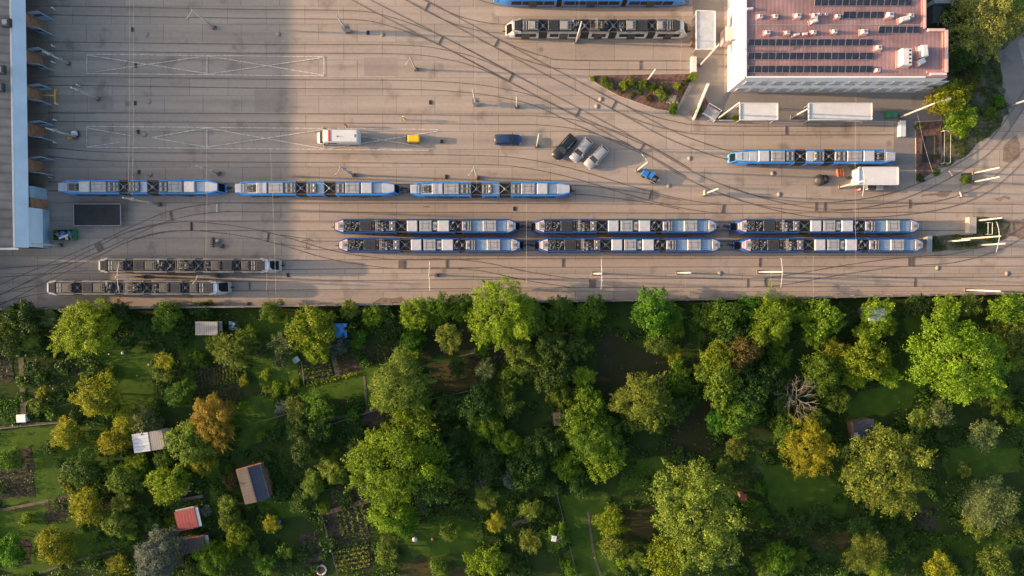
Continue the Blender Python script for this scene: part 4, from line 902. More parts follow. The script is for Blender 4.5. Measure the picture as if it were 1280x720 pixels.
def van(p):
    t = thing('van', 'white long van with a red band behind its cab parked on the painted box', 'van', p, pi); L, W = 7.0, 2.15
    m = MB(); st = [(-L/2,.97,2.45),(-L/2+.25,1,2.6),(L*.1,1,2.62),(L*.28,1,2.5),(L*.31,.99,2.35)]
    def loft(m, st, mt, z0=.35):
        vs = []
        for x, w, z1 in st: ww = W/2*w; vs += [(x,-ww*.95,z0),(x,-ww,z0+.3),(x,-ww*.97,z1-.25),(x,-ww*.82,z1),(x,ww*.82,z1),(x,ww*.97,z1-.25),(x,ww,z0+.3),(x,ww*.95,z0)]
        n = len(st); m.add(vs, [(i*8+j,(i+1)*8+j,(i+1)*8+(j+1)%8,i*8+(j+1)%8) for i in range(n-1) for j in range(8)]+[tuple(range(8))[::1], tuple((n-1)*8+7-i for i in range(8))], mt)
    loft(m, st, 'white'); m.build('body', t)
    m = MB(); loft(m, [(L*.308,.99,1.3),(L*.42,.97,1.15),(L*.47,.88,1.05),(L*.5,.72,.85)], 'white'); m.build('bonnet', t)
    m = MB(); m.add([(L*.425,-.9,1.3),(L*.425,.9,1.3),(L*.315,.86,2.34),(L*.315,-.86,2.34)], [(0,1,2,3)], 'glass'); m.add([(L*.425,-.9,1.3),(L*.315,-.86,2.34),(L*.29,-.99,2.1),(L*.29,-1.02,1.3)],[(0,1,2,3),(3,2,1,0)],'glass'); m.add([(L*.425,.9,1.3),(L*.315,.86,2.34),(L*.29,.99,2.1),(L*.29,1.02,1.3)],[(0,1,2,3),(3,2,1,0)],'glass'); m.build('windscreen', t)
    m = MB(); m.box((L*.16,0,2.57),(.3,1.8,.13),'red',bev=.03); m.build('light_bar', t)
    m = MB(); m.tube((-.2,.1,2.6),(-.2,.1,2.85),.05,.03,'black'); m.box((-.2,.1,2.6),(.18,.18,.06),'black'); m.build('antenna', t)
    m = MB(); m.box((-L*.43,0,2.58),(.14,.5,.06),'dgrey'); m.build('roof_vent', t)
    m = MB(); [m.add([(L*.02,s*(W/2+.01),1.35),(L*.22,s*(W/2+.01),1.35),(L*.22,s*(W/2-.01),2.1),(L*.02,s*(W/2-.01),2.1)],[(0,1,2,3),(3,2,1,0)],'glass') for s in (-1,1)]; m.build('side_window', t)
    for sx in (-L*.28,L*.33):
        for s in (-1,1): m = MB(); m.tube((sx,s*(W/2-.22),.36),(sx,s*(W/2+.01),.36),.36,.36,'black',18); o = m.build('wheel', t); m = MB(); m.tube((sx,s*(W/2+.01),.36),(sx,s*(W/2+.02),.36),.2,.2,'lgrey',12); m.build('rim', o)
    for s in (-1,1):
        m = MB(); m.box((L*.475,s*.7,.75),(.2,.3,.16),'lampw',bev=.03); m.build('headlight', t)
        m = MB(); m.box((L*.3,s*(W/2+.16),1.45),(.12,.26,.3),'black',bev=.03); m.build('mirror', t)
van(Vector((at(422.5,171.5,1.4).x, at(422.5,171.5,1.4).y, 0)))
t = thing('electric_cart', 'small yellow flat topped cart standing right of the white van', 'cart', Vector((at(516,173.5,.8).x, at(516,173.5,.8).y, 0)), pi)
m = MB(); m.box((-.15,0,.35),(1.9,1.1,.75),'yellow',bev=.06); m.build('body', t); m = MB(); m.box((-.15,0,1.1),(1.75,1.0,.2),'yellow',bev=.04); m.build('lid', t); m = MB(); m.box((.95,0,.35),(.35,1.0,.4),'dgrey',bev=.04); m.build('footplate', t)
m = MB(); m.tube((.9,0,.7),(1.0,0,1.3),.03,.03,'black'); m.tube((1.0,-.25,1.3),(1.0,.25,1.3),.025,.025,'black'); m.build('handlebar', t)
for sx in (-.75,.6):
    for s in (-1,1): m = MB(); m.tube((sx,s*.48,.22),(sx,s*.62,.22),.22,.22,'black',14); m.build('wheel', t)
t = thing('utility_tractor', 'bright blue compact tractor with a dark rear bed below the bracket mast', 'tractor', Vector((at(812,219.5,.8).x, at(812,219.5,.8).y, 0)), R(148))
m = MB(); m.box((.75,0,.5),(1.1,1.15,.6),'ubl',bev=.12); m.build('bonnet', t); m = MB(); m.box((-.1,0,.45),(.7,1.2,.3),'dgrey',bev=.04); m.box((-.15,0,.75),(.45,.5,.15),'black',bev=.04); m.box((-.4,0,.75),(.12,.5,.5),'black',bev=.04); m.build('seat', t)
m = MB(); m.box((-1.0,0,.6),(.95,1.25,.1),'dgrey'); [m.box((-1.0,s*.6,.7),(.95,.06,.25),'lgrey') for s in (-1,1)]; m.box((-1.45,0,.7),(.06,1.25,.25),'dgrey'); m.box((-1.0,.1,.7),(.5,.5,.3),'mgrey',rz=.4); m.build('rear_bed', t)
m = MB(); m.path([(.25,-.5,.9),(.1,-.5,1.8),(-.45,-.5,1.85),(-.5,-.5,.8)],.03,.03,'black'); m.path([(.25,.5,.9),(.1,.5,1.8),(-.45,.5,1.85),(-.5,.5,.8)],.03,.03,'black'); m.box((-.15,0,1.83),(.65,1.05,.05),'ubl'); m.build('roll_bar', t)
m = MB(); m.tube((.3,0,.9),(.15,0,1.2),.025,.025,'black'); m.ring((.15,0,1.2),.18,.025,'black',14,5); m.build('steering_wheel', t)
for sx, rr in ((-.95,.36),(.85,.32)):
    for s in (-1,1): m = MB(); m.tube((sx,s*.5,rr),(sx,s*.72,rr),rr,rr,'black',16); m.build('wheel', t)
t = thing('wheel_chock_box', 'dark parts box in the cart shadow beyond the yellow cart', 'box', at(552,177)); m = MB(); m.box((0,0,0),(.4,.55,.3),'black',bev=.03); m.build('case', t)
# ------------------------------------------------------------ people
def person(label, p, ang, top, legs='darkcloth', stride=.18, lean=0.0):
    J = {'pel':(0,0,.95),'wa':(0+lean*.2,0,1.1),'ch':(lean*.6,0,1.35),'nk':(lean*.8,0,1.5),'hb':(lean+.02,0,1.58),'hd':(lean+.03,0,1.68),'ht':(lean+.02,0,1.76)}
    rad = {'pel':.135,'wa':.12,'ch':.14,'nk':.055,'hb':.075,'hd':.095,'ht':.07}
    ed = [('pel','wa'),('wa','ch'),('ch','nk'),('nk','hb'),('hb','hd'),('hd','ht')]
    for s, n in ((1,'l'),(-1,'r')):
        st = stride*s
        J.update({n+'hp':(0,.09*s,.9), n+'kn':(st*.6+.04,.10*s,.5), n+'an':(st,.10*s,.09), n+'to':(st+.18,.11*s,.05), n+'sh':(lean*.65,.19*s,1.42), n+'el':(lean*.5-st*.5,.25*s,1.14), n+'wr':(lean*.5-st*.7+.12,.25*s,.9), n+'ha':(lean*.5-st*.7+.16,.24*s,.81)})
        rad.update({n+'hp':.10, n+'kn':.06, n+'an':.042, n+'to':.038, n+'sh':.065, n+'el':.045, n+'wr':.03, n+'ha':.028})
        ed += [('pel',n+'hp'),(n+'hp',n+'kn'),(n+'kn',n+'an'),(n+'an',n+'to'),('ch',n+'sh'),(n+'sh',n+'el'),(n+'el',n+'wr'),(n+'wr',n+'ha')]
        for q in range(5):
            a = n+'f%d' % q; b = J[n+'ha']; l = (.05,.085,.095,.088,.07)[q]
            J[a] = (b[0]+(-.02+.012*q)*1.6+(.04 if q == 0 else 0), b[1]-(.03*s if q == 0 else 0), b[2]-l); rad[a] = .009; ed.append((n+'ha', a))
    names = list(J); me = bpy.data.meshes.new('person'); me.from_pydata([J[k] for k in names], [(names.index(a), names.index(b)) for a, b in ed], [])
    o = bpy.data.objects.new('tmp', me); COL.objects.link(o)
    sk = o.modifiers.new('s', 'SKIN'); me.skin_vertices.new() if not me.skin_vertices else None
    for i, k in enumerate(names): me.skin_vertices[0].data[i].radius = (rad[k], rad[k]); me.skin_vertices[0].data[i].use_root = (k == 'pel')
    sb = o.modifiers.new('u', 'SUBSURF'); sb.levels = 1; sb.render_levels = 1
    dg = bpy.context.evaluated_depsgraph_get(); dg.update(); me2 = bpy.data.meshes.new_from_object(o.evaluated_get(dg)); bpy.data.objects.remove(o)
    me2.name = 'person'; me2.materials.clear()
    for k in ('skin', top, legs, 'black'): me2.materials.append(M[k])
    for f in me2.polygons:
        c = f.center; z = c.z; arm = abs(c.y) > .17
        f.material_index = 3 if z < .12 else (2 if z < .98 and not (arm and z > .78) else (0 if z > 1.5 or (arm and z < .93) else 1)); f.use_smooth = True
    b = bpy.data.objects.new('person', me2); COL.objects.link(b); b.location = p; b.rotation_euler[2] = ang
    tag(b, label, 'person')
    m = MB(); m.ball((lean+.0,0,1.715),.112,'hair',12,7,.8); m.build('hair', b)
    m = MB(); m.box((lean+.125,0,1.66),(.03,.025,.045),'skin'); [m.ball((lean+.115,s*.035,1.70),.012,'black',6,4) for s in (-1,1)]; m.box((lean+.115,0,1.625),(.012,.05,.01),'redcloth'); m.build('face', b)
    return b
person('person in a pale yellow hi-vis top walking above the yellow cart', at(506,150), R(170), 'hivis', 'darkcloth', .26)
person('person in a red jacket standing beside the white van', at(434.5,158.5), R(200), 'redcloth', 'darkcloth', .08)
person('person in a white shirt and dark trousers leaning into the van cab', at(408,161), R(-100), 'whitecloth', 'darkcloth', .14, .22)
person('person in dark clothing standing below the mast left of the kiosk', at(1070,238), R(90), 'whitecloth', 'redcloth', .12)
# ------------------------------------------------------------ foliage
def leaf_mesh(name, C, Nn, size, aspect, rng, mname, up=0.0):
    """C centres (n,3), Nn normals (n,3): one diamond leaf clump per centre"""
    n = len(C); Nn = Nn+rng.normal(0, .75, (n, 3)); Nn[:, 2] += up
    Nn /= np.linalg.norm(Nn, axis=1)[:, None]+1e-9
    A = rng.normal(0, 1, (n, 3)); T = np.cross(Nn, A); T /= np.linalg.norm(T, axis=1)[:, None]+1e-9
    B = np.cross(Nn, T); s = size*rng.uniform(.55, 1.35, (n, 1)); b = s*aspect
    k = Nn*s*.22
    V = np.stack([C-T*s, C-B*b+k, C+T*s, C+B*b+k], 1).reshape(-1, 3)
    return arr_mesh(name, V, mname)
def arr_mesh(name, V, mname):
    n = len(V)//4; me = bpy.data.meshes.new(name)
    me.vertices.add(4*n); me.vertices.foreach_set('co', V.astype(np.float32).ravel())
    me.loops.add(4*n); me.loops.foreach_set('vertex_index', np.arange(4*n, dtype=np.int32))
    me.polygons.add(n); me.polygons.foreach_set('loop_start', np.arange(0, 4*n, 4, dtype=np.int32)); me.polygons.foreach_set('loop_total', np.full(n, 4, dtype=np.int32))
    me.update(calc_edges=True); me.materials.append(M[mname]); return me
def crown_round(name, seed, n, size, lobes, lr=(.2,.36), hz=.8, ragged=.16):
    rng = np.random.default_rng(seed); CL = 9
    ii = np.arange(lobes)+.5; zz = 1-1.25*ii/lobes; aa = ii*2.39996+rng.normal(0, .35, lobes); qq = np.sqrt(np.clip(1-zz*zz, 0, 1)); d = np.stack([np.cos(aa)*qq, np.sin(aa)*qq, zz], 1)
    rad = rng.uniform(.62, .86, (lobes, 1))*(1+rng.normal(0, ragged, (lobes, 1)))
    Lc = d*rad; Lc[:, 2] = Lc[:, 2]*hz+.75; Lc[0] = (0, 0, 1.1)
    Lr = rng.uniform(lr[0], lr[1], lobes); Lr[0] = .4
    sx = rng.uniform(.85, 1.15); Lc[:, 0] *= sx; Lc[:, 1] /= sx
    C = []; Nn = []
    per = int(n/lobes*2.6/CL)
    for i in range(lobes):
        q = rng.normal(0, 1, (per, 3)); q /= np.linalg.norm(q, axis=1)[:, None]
        q = q[q[:, 2] > -.45]
        p = Lc[i]+q*Lr[i]*(1+rng.normal(-.06, .19, (len(q), 1)))*np.array([1, 1, .8])
        keep = np.ones(len(p), bool)
        for j in range(lobes):
            if j != i: keep &= np.linalg.norm((p-Lc[j])/np.array([1, 1, .8]), axis=1) > Lr[j]*.62
        C.append(p[keep]); Nn.append(q[keep])
    C = np.concatenate(C); Nn = np.concatenate(Nn)
    C = np.repeat(C, CL, 0); Nn = np.repeat(Nn, CL, 0); C = C+rng.normal(0, size*1.05, C.shape)
    k0 = max(10, lobes//2); per2 = int(n*.22/k0); S = []; SN = []
    for i in range(k0):              # leading shoots that break the outline
        j = rng.integers(1, lobes); dd = d[j]+rng.normal(0, .35, 3); dd /= np.linalg.norm(dd); t = rng.uniform(0, 1, per2)**.8
        S.append(Lc[j]*1.0+dd*(t*rng.uniform(.25, .5))[:, None]+rng.normal(0, 1, (per2, 3))*(.055*(1.15-t))[:, None]); SN.append(np.tile(dd*.4+[0, 0, .6], (per2, 1)))
    if len(C) > int(n*.8): kk = rng.choice(len(C), int(n*.8), replace=False); C, Nn = C[kk], Nn[kk]
    C = np.concatenate([C]+S); Nn = np.concatenate([Nn]+SN)
    if len(C) > n: k = rng.choice(len(C), n, replace=False); C, Nn = C[k], Nn[k]
    return leaf_mesh(name, C, Nn, size, .62, rng, 'leafG', .15)
def crown_feather(name, seed, n, size, limbs, spread=1.0, droop=.35):
    """crown of radiating leafy sprays (walnut, fruit and willow like)"""
    rng = np.random.default_rng(seed); C = []; Nn = []
    per = n//limbs
    for i in range(limbs):
        a = rng.uniform(0, 2*pi); r0 = rng.uniform(0, .45); L = rng.uniform(.35, .62)
        s = np.array([cos(a)*r0, sin(a)*r0, rng.uniform(.75, 1.2)]); a2 = a+rng.normal(0, .5); el = rng.uniform(-.1, .9)
        d = np.array([cos(a2)*cos(el), sin(a2)*cos(el), sin(el)])
        t = rng.uniform(0, 1, per); w = (.13*(1-t)+.03)
        p = s+d*(t*L)[:, None]*spread+rng.normal(0, 1, (per, 3))*w[:, None]*np.array([1, 1, .6]); p[:, 2] -= droop*(t*L)**2
        C.append(p); Nn.append(np.tile([0, 0, 1.], (per, 1))*.5+d*.3)
    C = np.concatenate(C); Nn = np.concatenate(Nn)
    return leaf_mesh(name, C, Nn, size, .42, rng, 'leafG', .3)
def wood_mesh(name, seed, n=7, r=.045, top=1.0, bare=False):
    r_ = random.Random(seed); m = MB(); m.path([(0,0,0),(.02,.01,.35),(0,.02,.75)], r*1.25, r*.8, 'bark', 8)
    def limb(p, d, L, rr, dep):
        q = p+d*L; mid = p+d*L*.5+Vector((r_.uniform(-1,1), r_.uniform(-1,1), r_.uniform(-.5,1)))*L*.09
        m.path([p, mid, q], rr, rr*.5, 'bark' if not bare else 'bleach', 5)
        if dep > 0:
            for k in range(3 if bare else 2):
                e = (d+Vector((r_.uniform(-1,1), r_.uniform(-1,1), r_.uniform(-.5,.6)))*.75).normalized(); limb(p.lerp(q, r_.uniform(.45, 1)), e, L*r_.uniform(.5,.75), rr*.5, dep-1)
    for i in range(n):
        a = 2*pi*i/n+r_.uniform(-.4,.4); el = r_.uniform(.1,.9)
        limb(Vector((0,.01,.45+.3*i/n)), Vector((cos(a)*cos(el), sin(a)*cos(el), sin(el))), r_.uniform(.4,.55), r*.55, 3 if bare else 1)
    return m.mesh(name)
PB = [crown_round('foliage', 11+i, 26000, .0205, 52+7*i, (.13,.25)) for i in range(4)]      # big
PM = [crown_round('foliage', 31+i, 9500, .036, 28+4*i, (.15,.30)) for i in range(5)]        # medium
PS = [crown_round('foliage', 51+i, 3200, .062, 13+2*i, (.2,.40)) for i in range(5)]           # small
FB = [crown_feather('foliage', 71+i, 16000, .024, 120) for i in range(3)]
FM = [crown_feather('foliage', 81+i, 6000, .043, 46) for i in range(4)]
FS = [crown_feather('foliage', 91+i, 1900, .08, 20) for i in range(3)]
WD = [wood_mesh('trunk', 5+i) for i in range(3)]
BARE = [wood_mesh('limbs', 25+i, 9, .03, bare=True) for i in range(2)]
GM = [('small white box', 32, 522), ('green lettuce rows', 10, 508), ('grey flat shed by the wall', 258, 410), ('striped vegetable beds', 268, 478), ('half white shed', 186, 552), ('blue tarpaulin', 430, 411), ('white chair', 372, 449),
      ('dark blue roofed cabin', 317, 604), ('red roofed hut', 233, 648), ('orange tile stack', 230, 612), ('brown roofed hut', 240, 680), ('plank path', 437, 632), ('white garden ball', 519, 673), ('stone fire ring', 402, 712),
      ('long wooden path edging', 570, 490), ('bare branched tree', 1005, 495), ('grey roofed arbour', 1096, 392), ('dark slatted shed', 1080, 536), ('pool rim', 909, 692), ('small red roof', 929, 622), ('white topped crate', 694, 666),
      ('brown lawn patch', 765, 450), ('sunny dry lawn', 798, 655), ('lower left soil bed', 32, 687), ('white flowers', 645, 615), ('lower right corner', 1270, 700), ('white poles pair', 80, 440), ('right edge of the wall', 1230, 365), ('teal tarp at the bottom', 957, 716),
      ('yard wall below the cut cars', 745, 376), ('silvery blue tree', 195, 697), ('left edge of the garden', 0, 590), ('bottom edge centre', 640, 718), ('dark gap at mid garden', 690, 520), ('office roof', 1184, 60), ('overgrown verge', 1225, 140)]
CN = {'Y':'ochre','L':'yellow-green','G':'green','V':'vivid green','D':'dark green','O':'orange-brown','B':'silvery-blue','W':'grey-green','K':'olive','R':'russet','P':'pale blooming'}
TI = [0]
def tree(px, py, r, col, st='r', lab=None, hf=1.0, grp='garden trees and shrubs'):
    i = TI[0]; TI[0] += 1; rr = RNG.random
    R0 = r/7.62*(1.03 if r < 36 else .97)                                         # crown radius in metres (a little nearer the lens than the ground)
    hf *= .9; zc = R0*1.15*hf; R0 *= (H-zc)/H
    c = at(px, py, zc); big = r >= 30; med = r >= 14
    L_ = {'r': (PB if big else PM if med else PS), 'f': (FB if big else FM if med else FS), 'b': BARE}[st]
    me = L_[i % len(L_)]; size = 'huge' if r >= 55 else 'large' if r >= 30 else 'medium' if r >= 19 else 'small' if r >= 10 else 'tiny'
    kind = 'tree' if r >= 13 else 'shrub'
    form = {'r': 'rounded', 'f': 'feathery', 'b': 'bare branched'}[st]
    if lab is None: lab = unique(f'{size} {CN[col]} {form} {kind} @', px, py, GM if py > 372 else YM+GM[-2:])
    USED.add(lab)
    t = thing('garden_tree' if kind == 'tree' else 'garden_shrub', lab, kind, (c.x, c.y, 0), rr()*6.28, grp)
    ft = bpy.data.objects.new('foliage' if st != 'b' else 'limbs', me); COL.objects.link(ft); ft.parent = t; s = R0*1.02; k = 1+(rr()-.5)*.16
    ft.scale = (s*k, s/k, s*hf); 
    if kind == 'shrub': ft.location = (0, 0, -.35*s*hf)
    ft.material_slots[0].link = 'OBJECT'; ft.material_slots[0].material = M['leaf'+col] if st != 'b' else M['bleach']
    if kind == 'tree':
        w = bpy.data.objects.new('trunk', WD[i % 3]); COL.objects.link(w); w.parent = t; w.scale = (s, s, s*hf)
    return t
T = [ # x, y, r, colour, style
 (102,411,40,'L','r'),(60,398,15,'W','f'),(25,398,22,'D','r'),(6,425,20,'D','r'),(37,425,14,'K','f'),(150,393,16,'D','r'),(207,395,19,'G','r'),(178,412,16,'D','f'),(160,425,13,'D','r'),
 (205,452,15,'Y','f'),(203,468,13,'K','r'),(220,492,17,'G','r'),(118,497,26,'Y','r'),(137,467,8,'G','r'),(104,471,9,'K','f'),(232,557,27,'K','r'),(263,527,30,'O','r'),(252,578,17,'Y','r'),(283,515,16,'O','f'),
 (180,527,17,'W','r'),(155,528,17,'Y','r'),(139,553,19,'Y','r'),(80,543,17,'Y','r'),(95,550,12,'K','f'),(288,437,22,'K','r'),(270,430,14,'G','r'),(303,477,9,'Y','f'),(246,448,9,'L','r'),(251,388,12,'D','r'),(225,428,9,'D','r'),
 (352,430,18,'W','f'),(350,452,14,'W','f'),(388,411,28,'L','r'),(395,437,18,'L','r'),(340,389,14,'G','r'),(311,423,15,'G','r'),(325,436,11,'W','r'),(437,387,15,'K','f'),(466,393,14,'L','r'),(420,431,14,'B','r'),(447,425,12,'V','r'),(412,400,10,'D','r'),(487,396,13,'D','f'),
 (519,392,20,'L','r'),(545,388,19,'V','r'),(575,385,18,'V','r'),(513,425,14,'V','r'),(517,442,11,'L','f'),(628,391,45,'L','r'),(562,422,22,'K','f'),(604,434,12,'V','r'),(498,482,40,'K','r'),(515,515,22,'L','r'),(478,500,18,'L','f'),
 (571,458,16,'D','f'),(607,462,17,'W','f'),(648,440,20,'K','r'),(662,455,18,'K','r'),(639,473,16,'G','r'),(632,503,18,'K','r'),(595,505,24,'D','r'),(562,505,20,'D','f'),(610,532,18,'L','r'),(635,554,16,'L','r'),(571,546,14,'D','r'),(584,541,9,'G','r'),(597,550,8,'G','r'),(597,566,9,'G','r'),
 (660,394,22,'G','r'),(702,390,18,'G','r'),(738,389,20,'V','r'),(700,408,10,'K','f'),(722,405,12,'G','r'),(690,432,24,'D','f'),(722,434,20,'D','f'),(692,468,24,'D','r'),(730,470,17,'L','f'),(700,493,16,'G','r'),(735,505,22,'L','r'),(733,527,26,'L','r'),(757,576,27,'L','r'),(745,550,30,'G','r'),(712,520,16,'D','r'),
 (800,500,30,'K','r'),(822,515,24,'K','r'),(795,525,18,'K','r'),(845,515,18,'D','r'),(818,390,27,'V','r'),(843,395,16,'V','f'),(846,415,11,'L','r'),(843,440,14,'Y','f'),(846,455,11,'L','f'),(823,428,20,'K','f'),(851,478,14,'V','r'),(870,408,8,'V','r'),
 (908,393,24,'G','r'),(890,400,18,'G','r'),(935,387,18,'V','r'),(918,420,20,'D','r'),(965,402,30,'L','r'),(975,425,14,'L','f'),(898,446,22,'L','r'),(930,440,24,'R','r'),(950,430,14,'R','f'),(905,482,28,'G','r'),(940,490,26,'D','r'),(880,465,16,'G','f'),(925,520,24,'G','r'),(965,475,20,'D','r'),(897,528,18,'V','f'),
 (1030,398,26,'L','r'),(1020,422,18,'L','f'),(1042,437,19,'Y','f'),(1000,388,17,'G','r'),(975,448,14,'G','r'),(1098,392,27,'L','f'),(1085,420,20,'L','f'),(1110,408,16,'L','f'),(1088,450,28,'L','r'),(1112,472,18,'L','f'),(1072,470,16,'L','r'),(1060,396,14,'D','r'),
 (1030,468,24,'G','r'),(1047,500,16,'G','r'),(1005,515,9,'Y','r'),(1013,560,36,'Y','r'),(985,540,22,'G','r'),(980,505,18,'D','f'),(1020,530,18,'K','r'),
 (1212,455,60,'L','r'),(1185,390,24,'L','f'),(1212,382,20,'K','f'),(1262,388,28,'L','f'),(1272,420,24,'K','r'),(1280,445,18,'K','r'),(1150,385,16,'D','r'),(1115,590,57,'K','r'),(1150,525,18,'K','f'),(1175,520,20,'W','f'),(1232,545,26,'W','f'),(1268,520,13,'V','r'),(1255,500,16,'G','r'),
 (1240,632,42,'W','f'),(1225,655,24,'K','f'),(1262,660,18,'K','f'),(1085,692,30,'K','f'),(1078,660,20,'D','f'),(1100,715,18,'L','f'),(978,700,20,'V','r'),(958,705,16,'G','r'),(1002,695,14,'G','f'),(1178,712,26,'Y','f'),(1248,706,26,'K','f'),(1218,705,16,'D','f'),(998,655,20,'D','f'),(1025,640,16,'D','f'),(1210,590,12,'K','f'),
 (875,648,62,'K','r'),(905,690,22,'K','r'),(872,600,26,'K','f'),(855,578,11,'W','b'),(922,560,18,'K','f'),(948,588,11,'R','b'),(906,585,14,'K','f'),(952,612,8,'V','r'),(948,640,14,'V','r'),(960,655,10,'V','f'),(838,705,28,'L','r'),(818,690,14,'K','f'),
 (764,655,18,'L','r'),(768,683,17,'K','r'),(779,705,8,'L','r'),(712,713,10,'V','r'),(795,700,14,'K','f'),(695,673,16,'V','r'),(687,588,0,'L','r'),(707,585,18,'L','r'),(716,575,12,'V','r'),(680,558,22,'D','r'),(658,585,26,'D','r'),(640,600,16,'B','f'),(664,636,14,'K','r'),(662,678,18,'K','f'),(686,640,7,'K','r'),(725,605,16,'D','r'),(690,610,14,'D','f'),
 (492,585,58,'L','r'),(470,570,30,'L','r'),(510,560,26,'K','r'),(488,645,24,'L','r'),(535,600,28,'D','r'),(548,565,22,'D','r'),(570,595,20,'D','f'),(612,580,18,'D','r'),(602,605,14,'W','b'),(606,622,18,'K','f'),(620,655,16,'Y','f'),(528,636,12,'W','f'),(508,655,15,'V','r'),(560,664,16,'G','f'),(484,690,21,'K','f'),(476,700,12,'L','f'),(610,705,21,'L','r'),(628,700,14,'K','f'),(548,713,12,'G','r'),(648,712,14,'D','f'),(590,714,12,'L','f'),
 (415,590,18,'K','r'),(390,608,15,'K','r'),(403,637,7,'L','r'),(382,560,20,'D','r'),(338,655,14,'Y','f'),(355,690,13,'G','f'),(330,706,16,'G','f'),(375,625,13,'D','r'),(350,620,12,'D','r'),(397,508,20,'G','r'),(370,512,20,'K','f'),(352,509,8,'P','r'),(398,540,20,'D','f'),(372,535,16,'D','r'),(445,560,16,'D','f'),(440,520,12,'V','f'),(345,540,10,'D','f'),(330,575,11,'D','f'),
 (207,607,24,'L','r'),(204,578,14,'G','r'),(150,600,20,'K','r'),(167,583,15,'L','r'),(183,590,12,'D','r'),(105,635,21,'Y','r'),(150,630,17,'K','f'),(145,655,20,'K','r'),(160,667,12,'L','f'),(67,685,23,'Y','r'),(98,588,21,'D','r'),(80,600,11,'K','f'),(85,612,8,'Y','f'),(8,690,18,'V','r'),(22,697,11,'V','f'),(10,575,14,'V','r'),(30,650,8,'L','r'),(60,560,12,'D','f'),
 (265,700,22,'L','r'),(285,690,12,'V','r'),(283,632,15,'K','f'),(285,650,15,'K','r'),(297,672,18,'L','r'),(213,655,8,'L','r'),(206,662,7,'L','f'),(256,640,7,'P','r'),(285,587,6,'V','r'),(287,602,11,'R','r'),(318,690,13,'G','f'),(146,705,15,'Y','f'),(178,640,12,'D','f'),(190,660,14,'D','f'),(240,710,12,'D','r'),
 (325,545,9,'L','f'),(302,510,9,'L','f'),(35,460,12,'D','f'),(48,475,10,'D','f'),(50,490,10,'Y','f'),(55,440,11,'D','r'),(45,505,13,'K','f'),(62,520,9,'G','f'),(75,500,8,'D','f'),(92,520,8,'D','r'),(330,470,6,'L','r'),(345,487,8,'L','r'),(358,486,7,'L','f'),(334,488,6,'K','r'),(368,480,6,'L','r'),
 (1180,545,12,'D','f'),(1148,470,0,'D','f'),(1060,620,0,'D','f'),(1140,655,12,'D','f'),(1120,665,14,'D','f'),(860,545,0,'D','r'),(1050,660,12,'D','f'),(775,560,0,'G','r'),(1148,690,11,'D','f'),(60,395,0,'W','f')]
for x, y, r, c, s in T:
    if r > 0: tree(x, y, r, c, s, hf=(1.0 if r < 40 else .9))
tree(194,699,31,'B','r', 'silvery blue rounded tree at the bottom edge covering part of the brown hut')
tree(1003,500,38,'W','b', 'bleached bare tree with spreading dead branches above the ochre crown')
tree(1242,22,46,'S','r', 'large straw yellow tree at the top right corner by the bend of the road', .9, 'trees beside the office')
tree(1275,8,20,'L','r', 'bright green crown in the very top right corner behind the straw yellow tree', .9, 'trees beside the office')
for x, y, r, c, s, l in [(1190,120,28,'Y','f','yellow and green feathery tree between the office corner and the verge'),(1205,148,24,'L','f','bright green lower half of the thin tree group above the white railing'),(1172,128,20,'O','f','orange brown thin crown touching the long lamp mast'),
      (1210,108,18,'R','f','russet twiggy crown right of the office corner'),(1195,30,22,'D','r','dark crown squeezed between office annex and straw yellow tree'),(1200,70,20,'D','r','dark crown right of the office parapet'),(1225,80,13,'D','f','dark low crown under the straw yellow tree'),(1240,140,11,'G','f','small green shrub in the overgrown verge'),(1222,95,10,'V','f','small vivid shrub in the verge by the road bend'),(1208,224,6,'G','r','tiny green shrub behind the pair of short white poles'),
      (1198,160,14,'K','f','olive low crown just right of the white railing frame'),(1252,125,9,'V','f','small vivid shrub at the lower end of the verge near the white mast')]:
    tree(x, y, r, c, s, l, 1.0, 'trees beside the office')
for x, y, r, c in [(741,98,3,'L'),(757,101,5,'G'),(762,106,5,'K'),(780,106,5,'L'),(789,103,5,'K'),(796,107,4,'D'),(804,105,6,'K'),(815,108,5,'G'),(826,107,4,'K'),(820,115,3,'Y'),(828,119,6,'K'),(847,107,4,'L'),(862,99,3,'D'),(867,95,5,'L'),(842,124,5,'P'),(843,132,4,'K'),(842,138,5,'V'),(800,115,3,'D'),(812,122,4,'R'),(835,113,3,'D'),(874,137,4,'V'),(855,103,3,'R'),(775,113,3,'R'),(852,112,4,'R'),(790,118,3,'K'),(920,147,4,'Y'),(905,146,3,'K'),(1150,158,4,'K'),(1172,215,4,'G'),(1152,222,4,'D'),(1172,195,3,'R')]:
    tree(x, y, r+.6, c, 'r', unique(f'{"tiny" if r<5 else "small"} {CN[c]} bush in the red mulch @' if x < 890 else f'tiny {CN[c]} bush @', x, y, YM+[('mulch bed left tip', 745, 100), ('mulch bed right corner', 865, 98), ('mulch bed lower tip', 843, 138), ('bed mast', 812, 98)]), 1.0, 'bushes in the planting beds')
